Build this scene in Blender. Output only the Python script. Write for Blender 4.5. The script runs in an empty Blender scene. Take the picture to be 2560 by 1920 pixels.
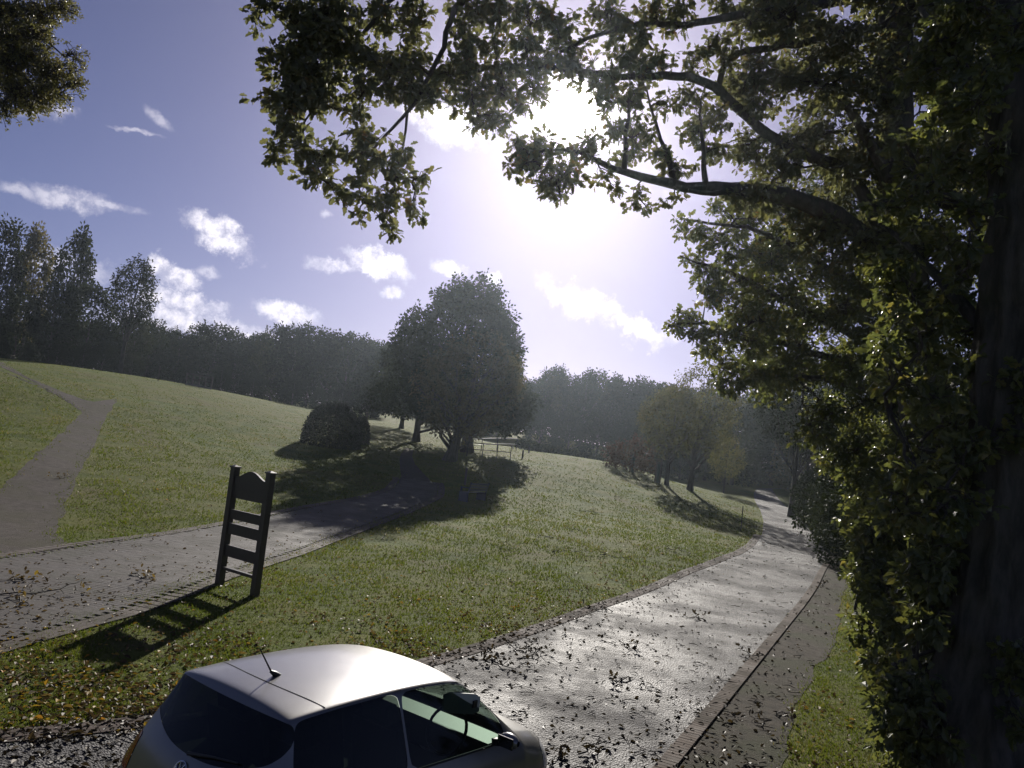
import bpy, math, random
import numpy as np
from mathutils import Vector, Matrix

sc = bpy.context.scene
COL = sc.collection
R = math.radians
rng = np.random.default_rng(24)
random.seed(24)

# ------------------------------------------------------------------ camera
F_PX, PITCH, ROLL, CAM_H = 2000.0, R(4.5), R(6.5), 3.2      # focal length in pixels of a 2560 wide frame
CAM = np.array([0.0, 0.0, CAM_H])
FWD = np.array([0, math.cos(PITCH), math.sin(PITCH)])
RT0 = np.array([1.0, 0, 0])
UP0 = np.array([0, -math.sin(PITCH), math.cos(PITCH)])
XC = math.cos(ROLL) * RT0 + math.sin(ROLL) * UP0
YC = -math.sin(ROLL) * RT0 + math.cos(ROLL) * UP0
cam_d = bpy.data.cameras.new('camera')
cam_o = bpy.data.objects.new('camera', cam_d)
COL.objects.link(cam_o)
cam_d.sensor_width = 36.0
cam_d.lens = F_PX / 2560 * 36.0
cam_d.clip_start, cam_d.clip_end = 0.05, 6000
cam_o.matrix_world = Matrix(((XC[0], YC[0], -FWD[0], 0), (XC[1], YC[1], -FWD[1], 0), (XC[2], YC[2], -FWD[2], CAM_H), (0, 0, 0, 1)))
sc.camera = cam_o

def ray(u, v):
    d = FWD * F_PX + XC * (u - 1280) - YC * (v - 960)
    return d / np.linalg.norm(d)
def at_d(u, v, D):
    d = ray(u, v)
    return CAM + d * (D / d[1])
def at_z(u, v, z):
    d = ray(u, v)
    return CAM + d * ((z - CAM_H) / d[2])

# ------------------------------------------------------------------ sun, sky, exposure
SUN = ray(1435, 285)
SUN_EL = math.asin(SUN[2]); SUN_AZ = math.atan2(SUN[0], SUN[1])
sun_d = bpy.data.lights.new('sun', 'SUN')
sun_d.energy = 5.0
sun_d.angle = R(0.53)
sun_d.color = (1.0, 0.94, 0.85)
sun_o = bpy.data.objects.new('sun', sun_d)
COL.objects.link(sun_o)
sun_o.location = (0, 40, 60)
sun_o.rotation_euler = Vector(-SUN).to_track_quat('-Z', 'Y').to_euler()

sc.view_settings.view_transform = 'Standard'
sc.view_settings.look = 'None'
sc.view_settings.gamma = 1.0
sc.view_settings.use_curve_mapping = False
sc.view_settings.exposure = 0.6
sc.render.engine = 'CYCLES'
sc.cycles.use_denoising = True
sc.cycles.max_bounces = 6
sc.cycles.diffuse_bounces = 3
sc.cycles.glossy_bounces = 3
sc.cycles.transmission_bounces = 4
sc.cycles.transparent_max_bounces = 8
sc.cycles.volume_bounces = 0
sc.cycles.sample_clamp_indirect = 4.0
sc.cycles.caustics_reflective = False
sc.cycles.caustics_refractive = False

class NT:
    """small node-tree helper"""
    def __init__(s, tree):
        s.t = tree
        tree.nodes.clear()
    def n(s, kind, props=None, **ins):
        nd = s.t.nodes.new(kind)
        for k, v in (props or {}).items():
            setattr(nd, k, v)
        for k, v in ins.items():
            key = int(k[1:]) if k[0] == 'i' and k[1:].isdigit() else k.replace('_', ' ')
            s.set(nd.inputs[key], v)
        return nd
    def set(s, sock, v):
        if hasattr(v, 'is_output'):
            s.t.links.new(v, sock)
        elif hasattr(v, 'outputs'):
            s.t.links.new(v.outputs[0], sock)
        else:
            sock.default_value = v
    def m(s, op, a, b=0.0, c=None):
        nd = s.n('ShaderNodeMath', {'operation': op}, i0=a, i1=b)
        if c is not None: s.set(nd.inputs[2], c)
        return nd.outputs[0]
    def vm(s, op, a, b=(0, 0, 0)):
        nd = s.n('ShaderNodeVectorMath', {'operation': op}, i0=a, i1=b)
        return nd.outputs['Value'] if op in ('DOT_PRODUCT', 'LENGTH', 'DISTANCE') else nd.outputs[0]
    def mix(s, f, a, b, mode='MIX'):
        nd = s.n('ShaderNodeMix', {'data_type': 'RGBA', 'blend_type': mode}, i0=f)
        s.set(nd.inputs[6], a); s.set(nd.inputs[7], b)
        return nd.outputs[2]
    def ramp(s, f, stops):
        nd = s.n('ShaderNodeValToRGB', Fac=f)
        cr = nd.color_ramp
        while len(cr.elements) < len(stops): cr.elements.new(0.5)
        for e, (p, c) in zip(cr.elements, stops):
            e.position = p
            e.color = tuple(c) + ((1,) if len(c) == 3 else ())
        return nd.outputs[0]
    def noise(s, vec, scale, detail=3.0, rough=0.55, out=0):
        return s.n('ShaderNodeTexNoise', Vector=vec, Scale=scale, Detail=detail, Roughness=rough).outputs[out]
    def smooth(s, x, a, b, lo=0.0, hi=1.0):
        nd = s.n('ShaderNodeMapRange', {'interpolation_type': 'SMOOTHSTEP'}, Value=x)
        for i, v in zip((1, 2, 3, 4), (a, b, lo, hi)): nd.inputs[i].default_value = v
        return nd.outputs[0]

world = bpy.data.worlds.new('World')
sc.world = world
world.cycles.sampling_method = 'MANUAL'
world.cycles.sample_map_resolution = 512
world.use_nodes = True
W = NT(world.node_tree)
sky = W.n('ShaderNodeTexSky', {'sky_type': 'NISHITA', 'sun_disc': False, 'sun_elevation': SUN_EL, 'sun_rotation': SUN_AZ,
                               'air_density': 0.75, 'dust_density': 0.35, 'ozone_density': 3.0, 'altitude': 60.0})
dirv = W.n('ShaderNodeTexCoord').outputs['Generated']
dirn = W.vm('NORMALIZE', dirv)
cosang = W.vm('DOT_PRODUCT', dirn, tuple(SUN))
ang = W.m('ARCCOSINE', W.m('MINIMUM', cosang, 0.999999))            # angle from the sun, radians
SKY_S, AU1, AU2 = 0.05, 7.0, 100.0
base = W.mix(1.0, sky.outputs[0], (0.745, 0.585, 0.715, 1), 'MULTIPLY')
# the sun itself and the bright air round it
au1 = W.m('MULTIPLY', W.m('EXPONENT', W.m('MULTIPLY', ang, -1 / R(9.0))), AU1)
au2 = W.m('MULTIPLY', W.m('EXPONENT', W.m('MULTIPLY', W.m('POWER', W.m('DIVIDE', ang, R(1.7)), 2.0), -1.0)), AU2)
aure = W.mix(1.0, (1.0, 0.90, 1.0, 1), W.n('ShaderNodeCombineColor', i0=W.m('ADD', au1, au2), i1=W.m('ADD', au1, au2), i2=W.m('ADD', au1, au2)).outputs[0], 'MULTIPLY')
lit = W.mix(1.0, base, aure, 'ADD')
# clouds: each one an uneven patch of the sky dome
warp = W.n('ShaderNodeTexNoise', Vector=dirn, Scale=24.0, Detail=7.0, Roughness=0.68).outputs['Color']
fine = W.noise(dirn, 46.0, 6.0, 0.65)
wv = W.vm('SUBTRACT', warp, (0.5, 0.5, 0.5))
CLOUDS = [  # u, v, half length, half height, slope degrees, strength
    (544, 590, 95, 40, 24, 1.0), (505, 560, 48, 26, 20, .8), (426, 690, 60, 34, 15, .9), (440, 750, 115, 30, 12, .85), (440, 800, 190, 34, 8, .8),
    (620, 835, 210, 26, 10, .7), (519, 681, 34, 14, 10, .55), (715, 785, 80, 28, 18, 1.0), (829, 662, 66, 20, 5, .8), (945, 662, 95, 36, 22, 1.0),
    (982, 736, 28, 16, 0, .7), (1120, 668, 50, 22, 25, .8), (1230, 700, 26, 24, 20, .7), (1455, 755, 110, 44, 28, 1.0), (1590, 820, 90, 34, 30, .9),
    (1120, 300, 120, 60, 22, 1.0), (175, 495, 90, 26, 12, .55), (270, 512, 80, 10, 12, .45), (398, 300, 40, 12, 40, .35), (120, 280, 60, 22, 5, .4),
    (340, 325, 60, 6, 14, .4), (50, 480, 46, 14, 20, .4), (815, 530, 16, 12, 20, .35), (150, 665, 120, 40, 10, .45)]
warped = [W.n('ShaderNodeVectorMath', {'operation': 'MULTIPLY_ADD'}, i0=wv, i1=(w_ * 4.2 / F_PX,) * 3, i2=dirn).outputs[0] for w_ in (12, 22, 40)]
cov = None
for (u, v, a, b, sl, st) in CLOUDS:
    c = ray(u, v)
    s_ = math.radians(sl)
    ax = ray(u + 40 * math.cos(s_), v + 40 * math.sin(s_)) - c; ax /= np.linalg.norm(ax)
    ay = np.cross(c, ax); ay /= np.linalg.norm(ay)
    wl = 0 if b < 15 else (1 if b < 30 else 2)
    eu = Matrix((tuple(ax), tuple(ay), tuple(np.cross(ax, ay)))).transposed().to_euler()
    mp = W.n('ShaderNodeMapping', {'vector_type': 'TEXTURE'}, Vector=warped[wl], Location=tuple(c), Rotation=tuple(eu), Scale=(a / F_PX, b / F_PX, 1.0))
    k = W.smooth(W.vm('LENGTH', mp.outputs[0]), 1.15, 0.25, 0.0, st)
    cov = k if cov is None else W.m('MAXIMUM', cov, k)
cov = W.m('MULTIPLY', cov, W.smooth(fine, 0.34, 0.60, 0.25, 1.0))
glare = W.m('MULTIPLY', W.m('EXPONENT', W.m('MULTIPLY', ang, -1 / R(16))), 9.0)
cl_v = W.m('ADD', 14.0, glare)
cl_c = W.mix(1.0, (1.0, 0.95, 1.02, 1), W.n('ShaderNodeCombineColor', i0=cl_v, i1=cl_v, i2=cl_v).outputs[0], 'MULTIPLY')
skyc = W.mix(cov, lit, cl_c)
bg = W.n('ShaderNodeBackground', Color=skyc, Strength=SKY_S)
W.n('ShaderNodeOutputWorld', Surface=bg.outputs[0])

# ------------------------------------------------------------------ object helpers
def mesh_np(name, verts, faces, mat=None, smooth=False, rnd=None):
    """verts (n,3); faces: array (m,k) or list of arrays of different k"""
    verts = np.asarray(verts, dtype=np.float32).reshape(-1, 3)
    fl = faces if isinstance(faces, list) else [faces]
    fl = [np.asarray(f, dtype=np.int32) for f in fl if len(f)]
    me = bpy.data.meshes.new(name)
    me.vertices.add(len(verts))
    me.vertices.foreach_set('co', verts.ravel())
    loops = np.concatenate([f.ravel() for f in fl])
    tot = np.concatenate([np.full(len(f), f.shape[1], dtype=np.int32) for f in fl])
    start = np.concatenate([[0], np.cumsum(tot)[:-1]]).astype(np.int32)
    me.loops.add(len(loops))
    me.loops.foreach_set('vertex_index', loops)
    me.polygons.add(len(tot))
    me.polygons.foreach_set('loop_start', start)
    me.polygons.foreach_set('loop_total', tot)
    me.polygons.foreach_set('use_smooth', np.full(len(tot), bool(smooth)))
    if rnd is not None:
        at = me.attributes.new('rnd', 'FLOAT', 'POINT')
        at.data.foreach_set('value', np.asarray(rnd, dtype=np.float32))
    if mat is not None: me.materials.append(mat)
    me.update(calc_edges=True)
    me.validate()
    return me

def link(name, data, parent=None, label=None, cat=None, group=None, kind=None, loc=None):
    o = bpy.data.objects.new(name, data)
    COL.objects.link(o)
    if parent is not None: o.parent = parent
    if label: o['label'] = label
    if cat: o['category'] = cat
    if group: o['group'] = group
    if kind: o['kind'] = kind
    if loc is not None: o.location = loc
    return o
def thing(name, label, cat, loc, rz=0.0, group=None):
    o = link(name, None, None, label, cat, group, None, tuple(float(c) for c in loc))
    o.empty_display_size = 0.2
    o.rotation_euler = (0, 0, rz)
    return o

class MB:
    """collects faces into one mesh"""
    def __init__(s): s.v = []; s.f3 = []; s.f4 = []; s.n = 0; s.r = []
    def add(s, v, f, r=None):
        v = np.asarray(v, float).reshape(-1, 3); f = np.asarray(f, int)
        (s.f3 if f.shape[1] == 3 else s.f4).append(f + s.n)
        s.v.append(v); s.n += len(v)
        s.r.append(np.full(len(v), rng.random() if r is None else r))
    def box(s, c, size, rot=None):
        x, y, z = np.asarray(size) / 2
        v = np.array([[-x, -y, -z], [x, -y, -z], [x, y, -z], [-x, y, -z], [-x, -y, z], [x, -y, z], [x, y, z], [-x, y, z]])
        if rot is not None: v = v @ np.asarray(rot).T
        s.add(v + np.asarray(c), [[0, 3, 2, 1], [4, 5, 6, 7], [0, 1, 5, 4], [1, 2, 6, 5], [2, 3, 7, 6], [3, 0, 4, 7]])
    def bar(s, p, q, w, h=None):
        """rectangular bar from p to q"""
        p = np.asarray(p, float); q = np.asarray(q, float); h = h or w
        d = q - p; L = np.linalg.norm(d); d = d / L
        up = np.array([0, 0, 1.0]) if abs(d[2]) < 0.95 else np.array([0, 1.0, 0])
        a = np.cross(d, up); a /= np.linalg.norm(a); b = np.cross(a, d)
        s.box((p + q) / 2, (L, w, h), np.stack([d, a, b], 1))
    def tube(s, pts, rad, seg=6, cap=True, ridge=0.0):
        pts = np.asarray(pts, float); n = len(pts)
        rad = np.broadcast_to(np.asarray(rad, float), (n,))
        t = np.gradient(pts, axis=0); t /= np.linalg.norm(t, axis=1)[:, None] + 1e-9
        ref = np.array([0, 0, 1.0]) if abs(t[0][2]) < 0.9 else np.array([1.0, 0, 0])
        vs = []
        for i in range(n):
            a = np.cross(t[i], ref); a /= np.linalg.norm(a) + 1e-9
            b = np.cross(t[i], a); ref = np.cross(a, t[i]) if abs(np.dot(a, t[i])) < .99 else ref
            an = np.arange(seg) * 2 * np.pi / seg
            rr = rad[i] * (1 + ridge * (np.sin(an * 9 + i * .15 + np.sin(i * .7)) + .7 * np.sin(an * 15 - i * .23) + .6 * np.sin(an * 3 + i * .08)))[:, None] if ridge else rad[i]
            vs.append(pts[i] + rr * (np.cos(an)[:, None] * a + np.sin(an)[:, None] * b))
        v = np.concatenate(vs); f = []
        for i in range(n - 1):
            for j in range(seg):
                k = (j + 1) % seg
                f.append([i * seg + j, i * seg + k, (i + 1) * seg + k, (i + 1) * seg + j])
        s.add(v, f)
        if cap:
            for i, o in ((0, 0), (n - 1, (n - 1) * seg)):
                c = pts[i]
                s.add(np.vstack([v[o:o + seg], c]), [[j, (j + 1) % seg, seg] for j in range(seg)])
    def mesh(s, name, mat=None, smooth=False):
        fl = []
        if s.f3: fl.append(np.concatenate(s.f3))
        if s.f4: fl.append(np.concatenate(s.f4))
        return mesh_np(name, np.concatenate(s.v), fl, mat, smooth, np.concatenate(s.r))
    def build(s, name, mat, parent=None, smooth=False, **kw):
        return link(name, s.mesh(name, mat, smooth), parent, **kw)
# ------------------------------------------------------------------ materials
def new_mat(name):
    m = bpy.data.materials.new(name)
    m.use_nodes = True
    return m, NT(m.node_tree)
def out(t, surf, disp=None):
    o = t.n('ShaderNodeOutputMaterial', Surface=surf)
    return o
def pos(t): return t.n('ShaderNodeNewGeometry').outputs['Position']
def bump(t, h, strength, dist):
    return t.n('ShaderNodeBump', Height=h, Strength=strength, Distance=dist).outputs[0]

def leaf_mat(name, stops, transl=0.35, rough=0.5, spec=0.35, big=None):
    """leaf with per-leaf colour, light passing through and a slight sheen"""
    m, t = new_mat(name)
    a = t.n('ShaderNodeAttribute', {'attribute_name': 'rnd'}).outputs['Fac']
    col = t.ramp(a, stops)
    oi = t.n('ShaderNodeObjectInfo').outputs['Random']
    col = t.n('ShaderNodeHueSaturation', Hue=0.5, Saturation=1.0, Value=t.m('MULTIPLY_ADD', oi, 0.35, 0.82), Color=col).outputs[0]
    if big:
        nz = t.noise(pos(t), big, 3.0)
        col = t.mix(t.smooth(nz, 0.35, 0.65), t.mix(1.0, col, (0.62, 0.66, 0.6, 1), 'MULTIPLY'), col)
    p = t.n('ShaderNodeBsdfPrincipled', Base_Color=col, Roughness=rough)
    p.inputs['Specular IOR Level'].default_value = spec
    tc = t.mix(1.0, col, (1.22, 1.18, 0.68, 1), 'MULTIPLY')
    tr = t.n('ShaderNodeBsdfTranslucent', Color=tc)
    mx = t.n('ShaderNodeMixShader', Fac=transl)
    t.set(mx.inputs[1], p.outputs[0]); t.set(mx.inputs[2], tr.outputs[0])
    out(t, mx.outputs[0])
    return m

def plain(name, col, rough=0.6, metal=0.0, spec=0.5, coat=0.0, noise=None, nscale=8.0, bmp=0.0):
    m, t = new_mat(name)
    c = tuple(col) + (1,)
    if noise:
        nz = t.noise(t.n('ShaderNodeTexCoord').outputs['Object'], nscale, 5.0, 0.6)
        c = t.mix(nz, c, tuple(noise) + (1,))
    p = t.n('ShaderNodeBsdfPrincipled', Base_Color=c, Roughness=rough, Metallic=metal)
    p.inputs['Specular IOR Level'].default_value = spec
    p.inputs['Coat Weight'].default_value = coat
    p.inputs['Coat Roughness'].default_value = 0.04
    if bmp:
        nb = t.noise(t.n('ShaderNodeTexCoord').outputs['Object'], nscale * 3, 5.0, 0.65)
        t.set(p.inputs['Normal'], bump(t, nb, 0.6, bmp))
    out(t, p.outputs[0])
    return m

def bark_mat(name, c1, c2, scale=6.0, d=0.02):
    m, t = new_mat(name)
    oc = t.n('ShaderNodeTexCoord').outputs['Object']
    sv = t.vm('MULTIPLY', oc, (1.0, 1.0, 0.22))
    n1 = t.noise(sv, scale, 6.0, 0.65)
    n2 = t.noise(oc, scale * 0.3, 3.0)
    col = t.mix(t.smooth(n1, 0.35, 0.65), tuple(c1) + (1,), tuple(c2) + (1,))
    col = t.mix(t.smooth(n2, 0.5, 0.75, 0, 0.5), col, (0.035, 0.045, 0.02, 1))
    p = t.n('ShaderNodeBsdfPrincipled', Base_Color=col, Roughness=0.9, Normal=bump(t, n1, 0.9, d))
    p.inputs['Specular IOR Level'].default_value = 0.2
    out(t, p.outputs[0])
    return m

def ground_mat():
    m, t = new_mat('lawn_grass')
    P = pos(t)
    n0 = t.noise(P, 0.10, 3.0)                # mowing and moisture patches
    n1 = t.noise(P, 0.8, 4.0)
    n2 = t.noise(P, 9.0, 5.0, 0.7)
    n3 = t.noise(t.vm('MULTIPLY', P, (1, 1, 1)), 42.0, 3.0, 0.7)
    c = t.ramp(t.smooth(n1, 0.3, 0.7), [(0.0, (0.054, 0.079, 0.009)), (0.5, (0.078, 0.102, 0.012)), (1.0, (0.108, 0.113, 0.018))])
    c = t.mix(t.smooth(n0, 0.40, 0.62, 0, 0.6), c, (0.100, 0.100, 0.022, 1))
    c = t.mix(t.smooth(t.noise(P, 0.33, 4.0, 0.6), 0.54, 0.70, 0, 0.55), c, (0.098, 0.082, 0.034, 1))
    c = t.mix(t.smooth(n2, 0.52, 0.75, 0, 0.75), c, (0.030, 0.040, 0.010, 1))
    c = t.mix(t.smooth(n3, 0.55, 0.8, 0, 0.5), c, (0.14, 0.12, 0.045, 1))
    h = t.m('ADD', t.m('MULTIPLY', n1, 0.6), t.m('ADD', t.m('MULTIPLY', n2, 0.25), t.m('MULTIPLY', n3, 0.08)))
    p = t.n('ShaderNodeBsdfPrincipled', Base_Color=c, Roughness=0.9, Normal=bump(t, h, 1.0, 0.32))
    p.inputs['Specular IOR Level'].default_value = 0.06
    out(t, p.outputs[0])
    return m

def road_mat():
    m, t = new_mat('wet_tarmac')
    P = pos(t)
    v = t.n('ShaderNodeTexVoronoi', Vector=P, Scale=42.0)
    chip = v.outputs['Distance']
    n0 = t.noise(P, 0.55, 4.0, 0.6)
    n1 = t.noise(P, 4.0, 5.0, 0.7)
    n2 = t.noise(P, 26.0, 3.0, 0.7)
    c = t.ramp(v.outputs['Color'], [(0.0, (0.016, 0.015, 0.017)), (0.6, (0.030, 0.028, 0.032)), (1.0, (0.085, 0.078, 0.086))])
    c = t.mix(t.smooth(n1, 0.5, 0.75, 0, 0.45), c, (0.05, 0.045, 0.03, 1))
    c = t.mix(t.smooth(t.noise(P, 0.9, 5.0, 0.65), 0.50, 0.66, 0, 0.6), c, (0.016, 0.014, 0.013, 1))
    rough = t.m('ADD', t.smooth(n0, 0.3, 0.7, 0.50, 0.82), t.smooth(n1, 0.35, 0.7, -0.04, 0.06))
    h = t.m('ADD', t.m('MULTIPLY', chip, 1.0), t.m('MULTIPLY', n2, 0.8))
    p = t.n('ShaderNodeBsdfPrincipled', Base_Color=c, Roughness=rough, Normal=bump(t, h, 1.0, 0.036))
    p.inputs['Specular IOR Level'].default_value = 0.21
    out(t, p.outputs[0])
    return m

def dirt_mat(name, c1, c2, c3, rough=0.8, scale=5.0, chip=45.0, bd=0.012):
    m, t = new_mat(name)
    P = pos(t)
    n0 = t.noise(P, scale * 0.15, 3.0); n1 = t.noise(P, scale, 5.0, 0.7); n2 = t.noise(P, chip, 4.0, 0.7)
    c = t.mix(t.smooth(n1, 0.35, 0.65), tuple(c1) + (1,), tuple(c2) + (1,))
    c = t.mix(t.smooth(n0, 0.42, 0.65, 0, 0.7), c, tuple(c3) + (1,))
    c = t.mix(t.smooth(n2, 0.55, 0.8, 0, 0.5), c, tuple(x * 1.6 for x in c2) + (1,))
    p = t.n('ShaderNodeBsdfPrincipled', Base_Color=c, Roughness=rough, Normal=bump(t, t.m('ADD', n2, n1), 1.0, bd * 2))
    p.inputs['Specular IOR Level'].default_value = 0.08
    out(t, p.outputs[0])
    return m

def brick_mat(name, c1, c2, rough=0.55):
    m, t = new_mat(name)
    oi = t.n('ShaderNodeAttribute', {'attribute_name': 'rnd'}).outputs['Fac']
    ob = t.n('ShaderNodeObjectInfo').outputs['Random']
    P = pos(t)
    n1 = t.noise(P, 30.0, 5.0, 0.7); n0 = t.noise(P, 1.2, 4.0, 0.6)
    f = t.m('FRACT', t.m('ADD', oi, ob))
    c = t.mix(f, tuple(c1) + (1,), tuple(c2) + (1,))
    c = t.mix(t.smooth(n0, 0.45, 0.7, 0, 0.6), c, (0.055, 0.055, 0.045, 1))
    c = t.mix(t.smooth(n1, 0.5, 0.8, 0, 0.4), c, (0.05, 0.045, 0.04, 1))
    p = t.n('ShaderNodeBsdfPrincipled', Base_Color=c, Roughness=t.smooth(n0, 0.3, 0.7, rough - 0.1, rough + 0.12), Normal=bump(t, n1, 0.6, 0.006))
    p.inputs['Specular IOR Level'].default_value = 0.14
    out(t, p.outputs[0])
    return m

M = {}
M['ground'] = ground_mat()
M['road'] = road_mat()
M['dirt'] = dirt_mat('leafy_dirt', (0.036, 0.031, 0.025), (0.066, 0.056, 0.044), (0.040, 0.046, 0.022), 0.9)
M['gravel'] = dirt_mat('fine_gravel', (0.056, 0.048, 0.043), (0.084, 0.073, 0.066), (0.060, 0.056, 0.038), 0.95, 3.0, 60.0)
M['sand'] = dirt_mat('joint_sand', (0.050, 0.044, 0.041), (0.070, 0.060, 0.055), (0.052, 0.048, 0.038), 0.9)
M['paver'] = brick_mat('path_paver', (0.044, 0.039, 0.038), (0.060, 0.051, 0.048), 0.75)
M['border'] = brick_mat('path_border_brick', (0.054, 0.041, 0.036), (0.070, 0.054, 0.046), 0.8)
M['kerb'] = brick_mat('kerb_brick', (0.066, 0.050, 0.040), (0.096, 0.072, 0.058), 0.9)
M['redbrick'] = brick_mat('edging_brick', (0.046, 0.034, 0.029), (0.066, 0.047, 0.040), 0.92)
M['blade'] = leaf_mat('grass_blade', [(0.0, (0.055, 0.072, 0.016)), (0.45, (0.082, 0.114, 0.012)), (0.8, (0.115, 0.132, 0.018)), (1.0, (0.18, 0.15, 0.06))], 0.42, 0.6, 0.12)
M['oak_leaf'] = leaf_mat('oak_leaf', [(0.0, (0.095, 0.104, 0.070)), (0.6, (0.120, 0.128, 0.080)), (0.9, (0.130, 0.128, 0.066)), (1.0, (0.17, 0.115, 0.06))], 0.45, 0.55, 0.3)
M['hedge_leaf'] = leaf_mat('hedge_leaf', [(0.0, (0.080, 0.100, 0.046)), (0.5, (0.110, 0.130, 0.054)), (0.88, (0.155, 0.160, 0.054)), (1.0, (0.19, 0.16, 0.055))], 0.48, 0.40, 0.5)
M['birch_leaf'] = leaf_mat('birch_leaf', [(0.0, (0.080, 0.084, 0.044)), (0.6, (0.115, 0.114, 0.058)), (1.0, (0.175, 0.15, 0.065))], 0.40, 0.45, 0.3)
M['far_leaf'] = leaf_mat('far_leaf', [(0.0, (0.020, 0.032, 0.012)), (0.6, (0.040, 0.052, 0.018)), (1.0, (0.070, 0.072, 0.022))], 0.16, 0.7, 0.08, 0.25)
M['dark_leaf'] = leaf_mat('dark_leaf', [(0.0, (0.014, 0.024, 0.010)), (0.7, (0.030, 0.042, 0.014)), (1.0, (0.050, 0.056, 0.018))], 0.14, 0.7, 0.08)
M['brown_leaf'] = leaf_mat('brown_leaf', [(0.0, (0.090, 0.086, 0.044)), (0.6, (0.125, 0.113, 0.058)), (1.0, (0.150, 0.118, 0.058))], 0.36, 0.65, 0.10)
M['olive_leaf'] = leaf_mat('olive_leaf', [(0.0, (0.076, 0.082, 0.038)), (0.6, (0.104, 0.104, 0.048)), (1.0, (0.132, 0.114, 0.052))], 0.36, 0.65, 0.10)
M['red_leaf'] = leaf_mat('red_leaf', [(0.0, (0.055, 0.040, 0.024)), (1.0, (0.095, 0.055, 0.034))], 0.18, 0.65, 0.10)
M['laurel_leaf'] = leaf_mat('laurel_leaf', [(0.0, (0.018, 0.028, 0.014)), (1.0, (0.038, 0.052, 0.020))], 0.10, 0.45, 0.25)
M['litter'] = leaf_mat('fallen_leaf', [(0.0, (0.055, 0.038, 0.022)), (0.45, (0.12, 0.085, 0.045)), (0.72, (0.18, 0.125, 0.05)), (0.92, (0.30, 0.21, 0.03)), (1.0, (0.34, 0.16, 0.03))], 0.28, 0.6, 0.18)
M['darklitter'] = leaf_mat('wet_fallen_leaf', [(0.0, (0.022, 0.018, 0.013)), (0.6, (0.05, 0.038, 0.022)), (1.0, (0.13, 0.09, 0.04))], 0.15, 0.55, 0.2)
M['bark'] = bark_mat('oak_bark', (0.052, 0.048, 0.038), (0.115, 0.102, 0.082), 7.0, 0.06)
M['farbark'] = bark_mat('tree_bark', (0.045, 0.040, 0.034), (0.095, 0.084, 0.070), 5.0, 0.02)
M['twig'] = plain('twig_bark', (0.035, 0.028, 0.022), 0.8, noise=(0.06, 0.05, 0.04))
M['signwood'] = plain('dark_stained_wood', (0.030, 0.024, 0.020), 0.42, noise=(0.055, 0.045, 0.038), nscale=12.0, bmp=0.003)
M['greywood'] = plain('weathered_wood', (0.060, 0.050, 0.042), 0.75, noise=(0.10, 0.085, 0.072), nscale=10.0, bmp=0.004)
M['palewood'] = plain('pale_rail_wood', (0.20, 0.18, 0.15), 0.7, noise=(0.28, 0.25, 0.22))
M['benchwood'] = plain('dark_blue_bench_paint', (0.040, 0.050, 0.100), 0.22, noise=(0.055, 0.065, 0.12))
M['railmetal'] = plain('dark_metal_rail', (0.030, 0.030, 0.032), 0.5, 0.6)
M['guard'] = plain('green_tree_guard', (0.030, 0.060, 0.045), 0.5, noise=(0.05, 0.085, 0.06))
# ------------------------------------------------------------------ terrain
KS = CAM_H / 3.6          # distances below were estimated for a 3.6 m high camera
CTRL = []
for x in (-60, -34, -22, -12, -4, 4, 12, 22, 34):
    for y in (-30, -10, 4, 11): CTRL.append((x, y, 0.0))
CTRL += [(-11, 16, 0), (-6, 16, 0), (0, 16, 0), (8, 17, 0), (14, 18, -.05), (24, 20, -.05), (-16, 22, 0), (9, 25, 0), (18, 28, 0), (30, 30, 0), (24, 45, 0.1), (36, 60, .4),
         (50, 85, 1.0), (60, 110, 1.6), (100, 120, 2.0), (90, 60, .5), (-70, 30, 1.5), (-75, 60, 5.0), (-120, 90, 8), (-150, 160, 9), (150, 200, 4), (60, 170, 3.4), (0, 220, 7.5), (-100, 260, 10), (0, 320, 8), (150, 320, 6), (90, 20, 0), (-90, 0, 0)]
for (u, v, D) in [(270, 1005, 55), (0, 924, 62), (0, 897, 88), (150, 915, 92), (300, 945, 98), (495, 972, 100), (700, 1012, 108), (890, 1037, 112),
                  (620, 1100, 55), (450, 1200, 35), (203, 1175, 33), (100, 1300, 24), (677, 1293, 28.5), (900, 1248, 38), (1080, 1225, 44), (830, 1112, 58), (1125, 1152, 60),
                  (1168, 1132, 66), (1040, 1103, 75), (1003, 1070, 90), (1165, 1247, 43), (1280, 1150, 62), (1400, 1180, 58), (1550, 1212, 58), (1700, 1262, 55), (1851, 1322, 47),
                  (1725, 1225, 76), (1645, 1195, 70), (1580, 1166, 74), (1808, 1233, 84), (1300, 1400, 25.6), (1500, 1300, 41), (1200, 1300, 34.5), (1700, 1370, 31),
                  (1400, 1102, 130), (1550, 1142, 125), (1640, 1182, 118), (1200, 1085, 120), (1908, 1222, 110), (1895, 1251, 85), (1908, 1300, 60), (2000, 1345, 46), (2075, 1392, 39.5), (450, 960, 80)]:
    CTRL.append(tuple(at_d(u, v, D * KS) / KS))
CTRL = np.array(CTRL) * KS
CS = 50.0
def _k(r2):
    return 0.5 * r2 * np.log(r2 + 1e-12)
def _fit(c, lam=0.004):
    n = len(c); p = c[:, :2] / CS
    r2 = ((p[:, None] - p[None]) ** 2).sum(-1)
    A = np.zeros((n + 3, n + 3)); A[:n, :n] = _k(r2) + lam * np.eye(n)
    Pm = np.hstack([np.ones((n, 1)), p]); A[:n, n:] = Pm; A[n:, :n] = Pm.T
    return np.linalg.solve(A, np.concatenate([c[:, 2], np.zeros(3)]))
TPS = _fit(CTRL)
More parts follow.
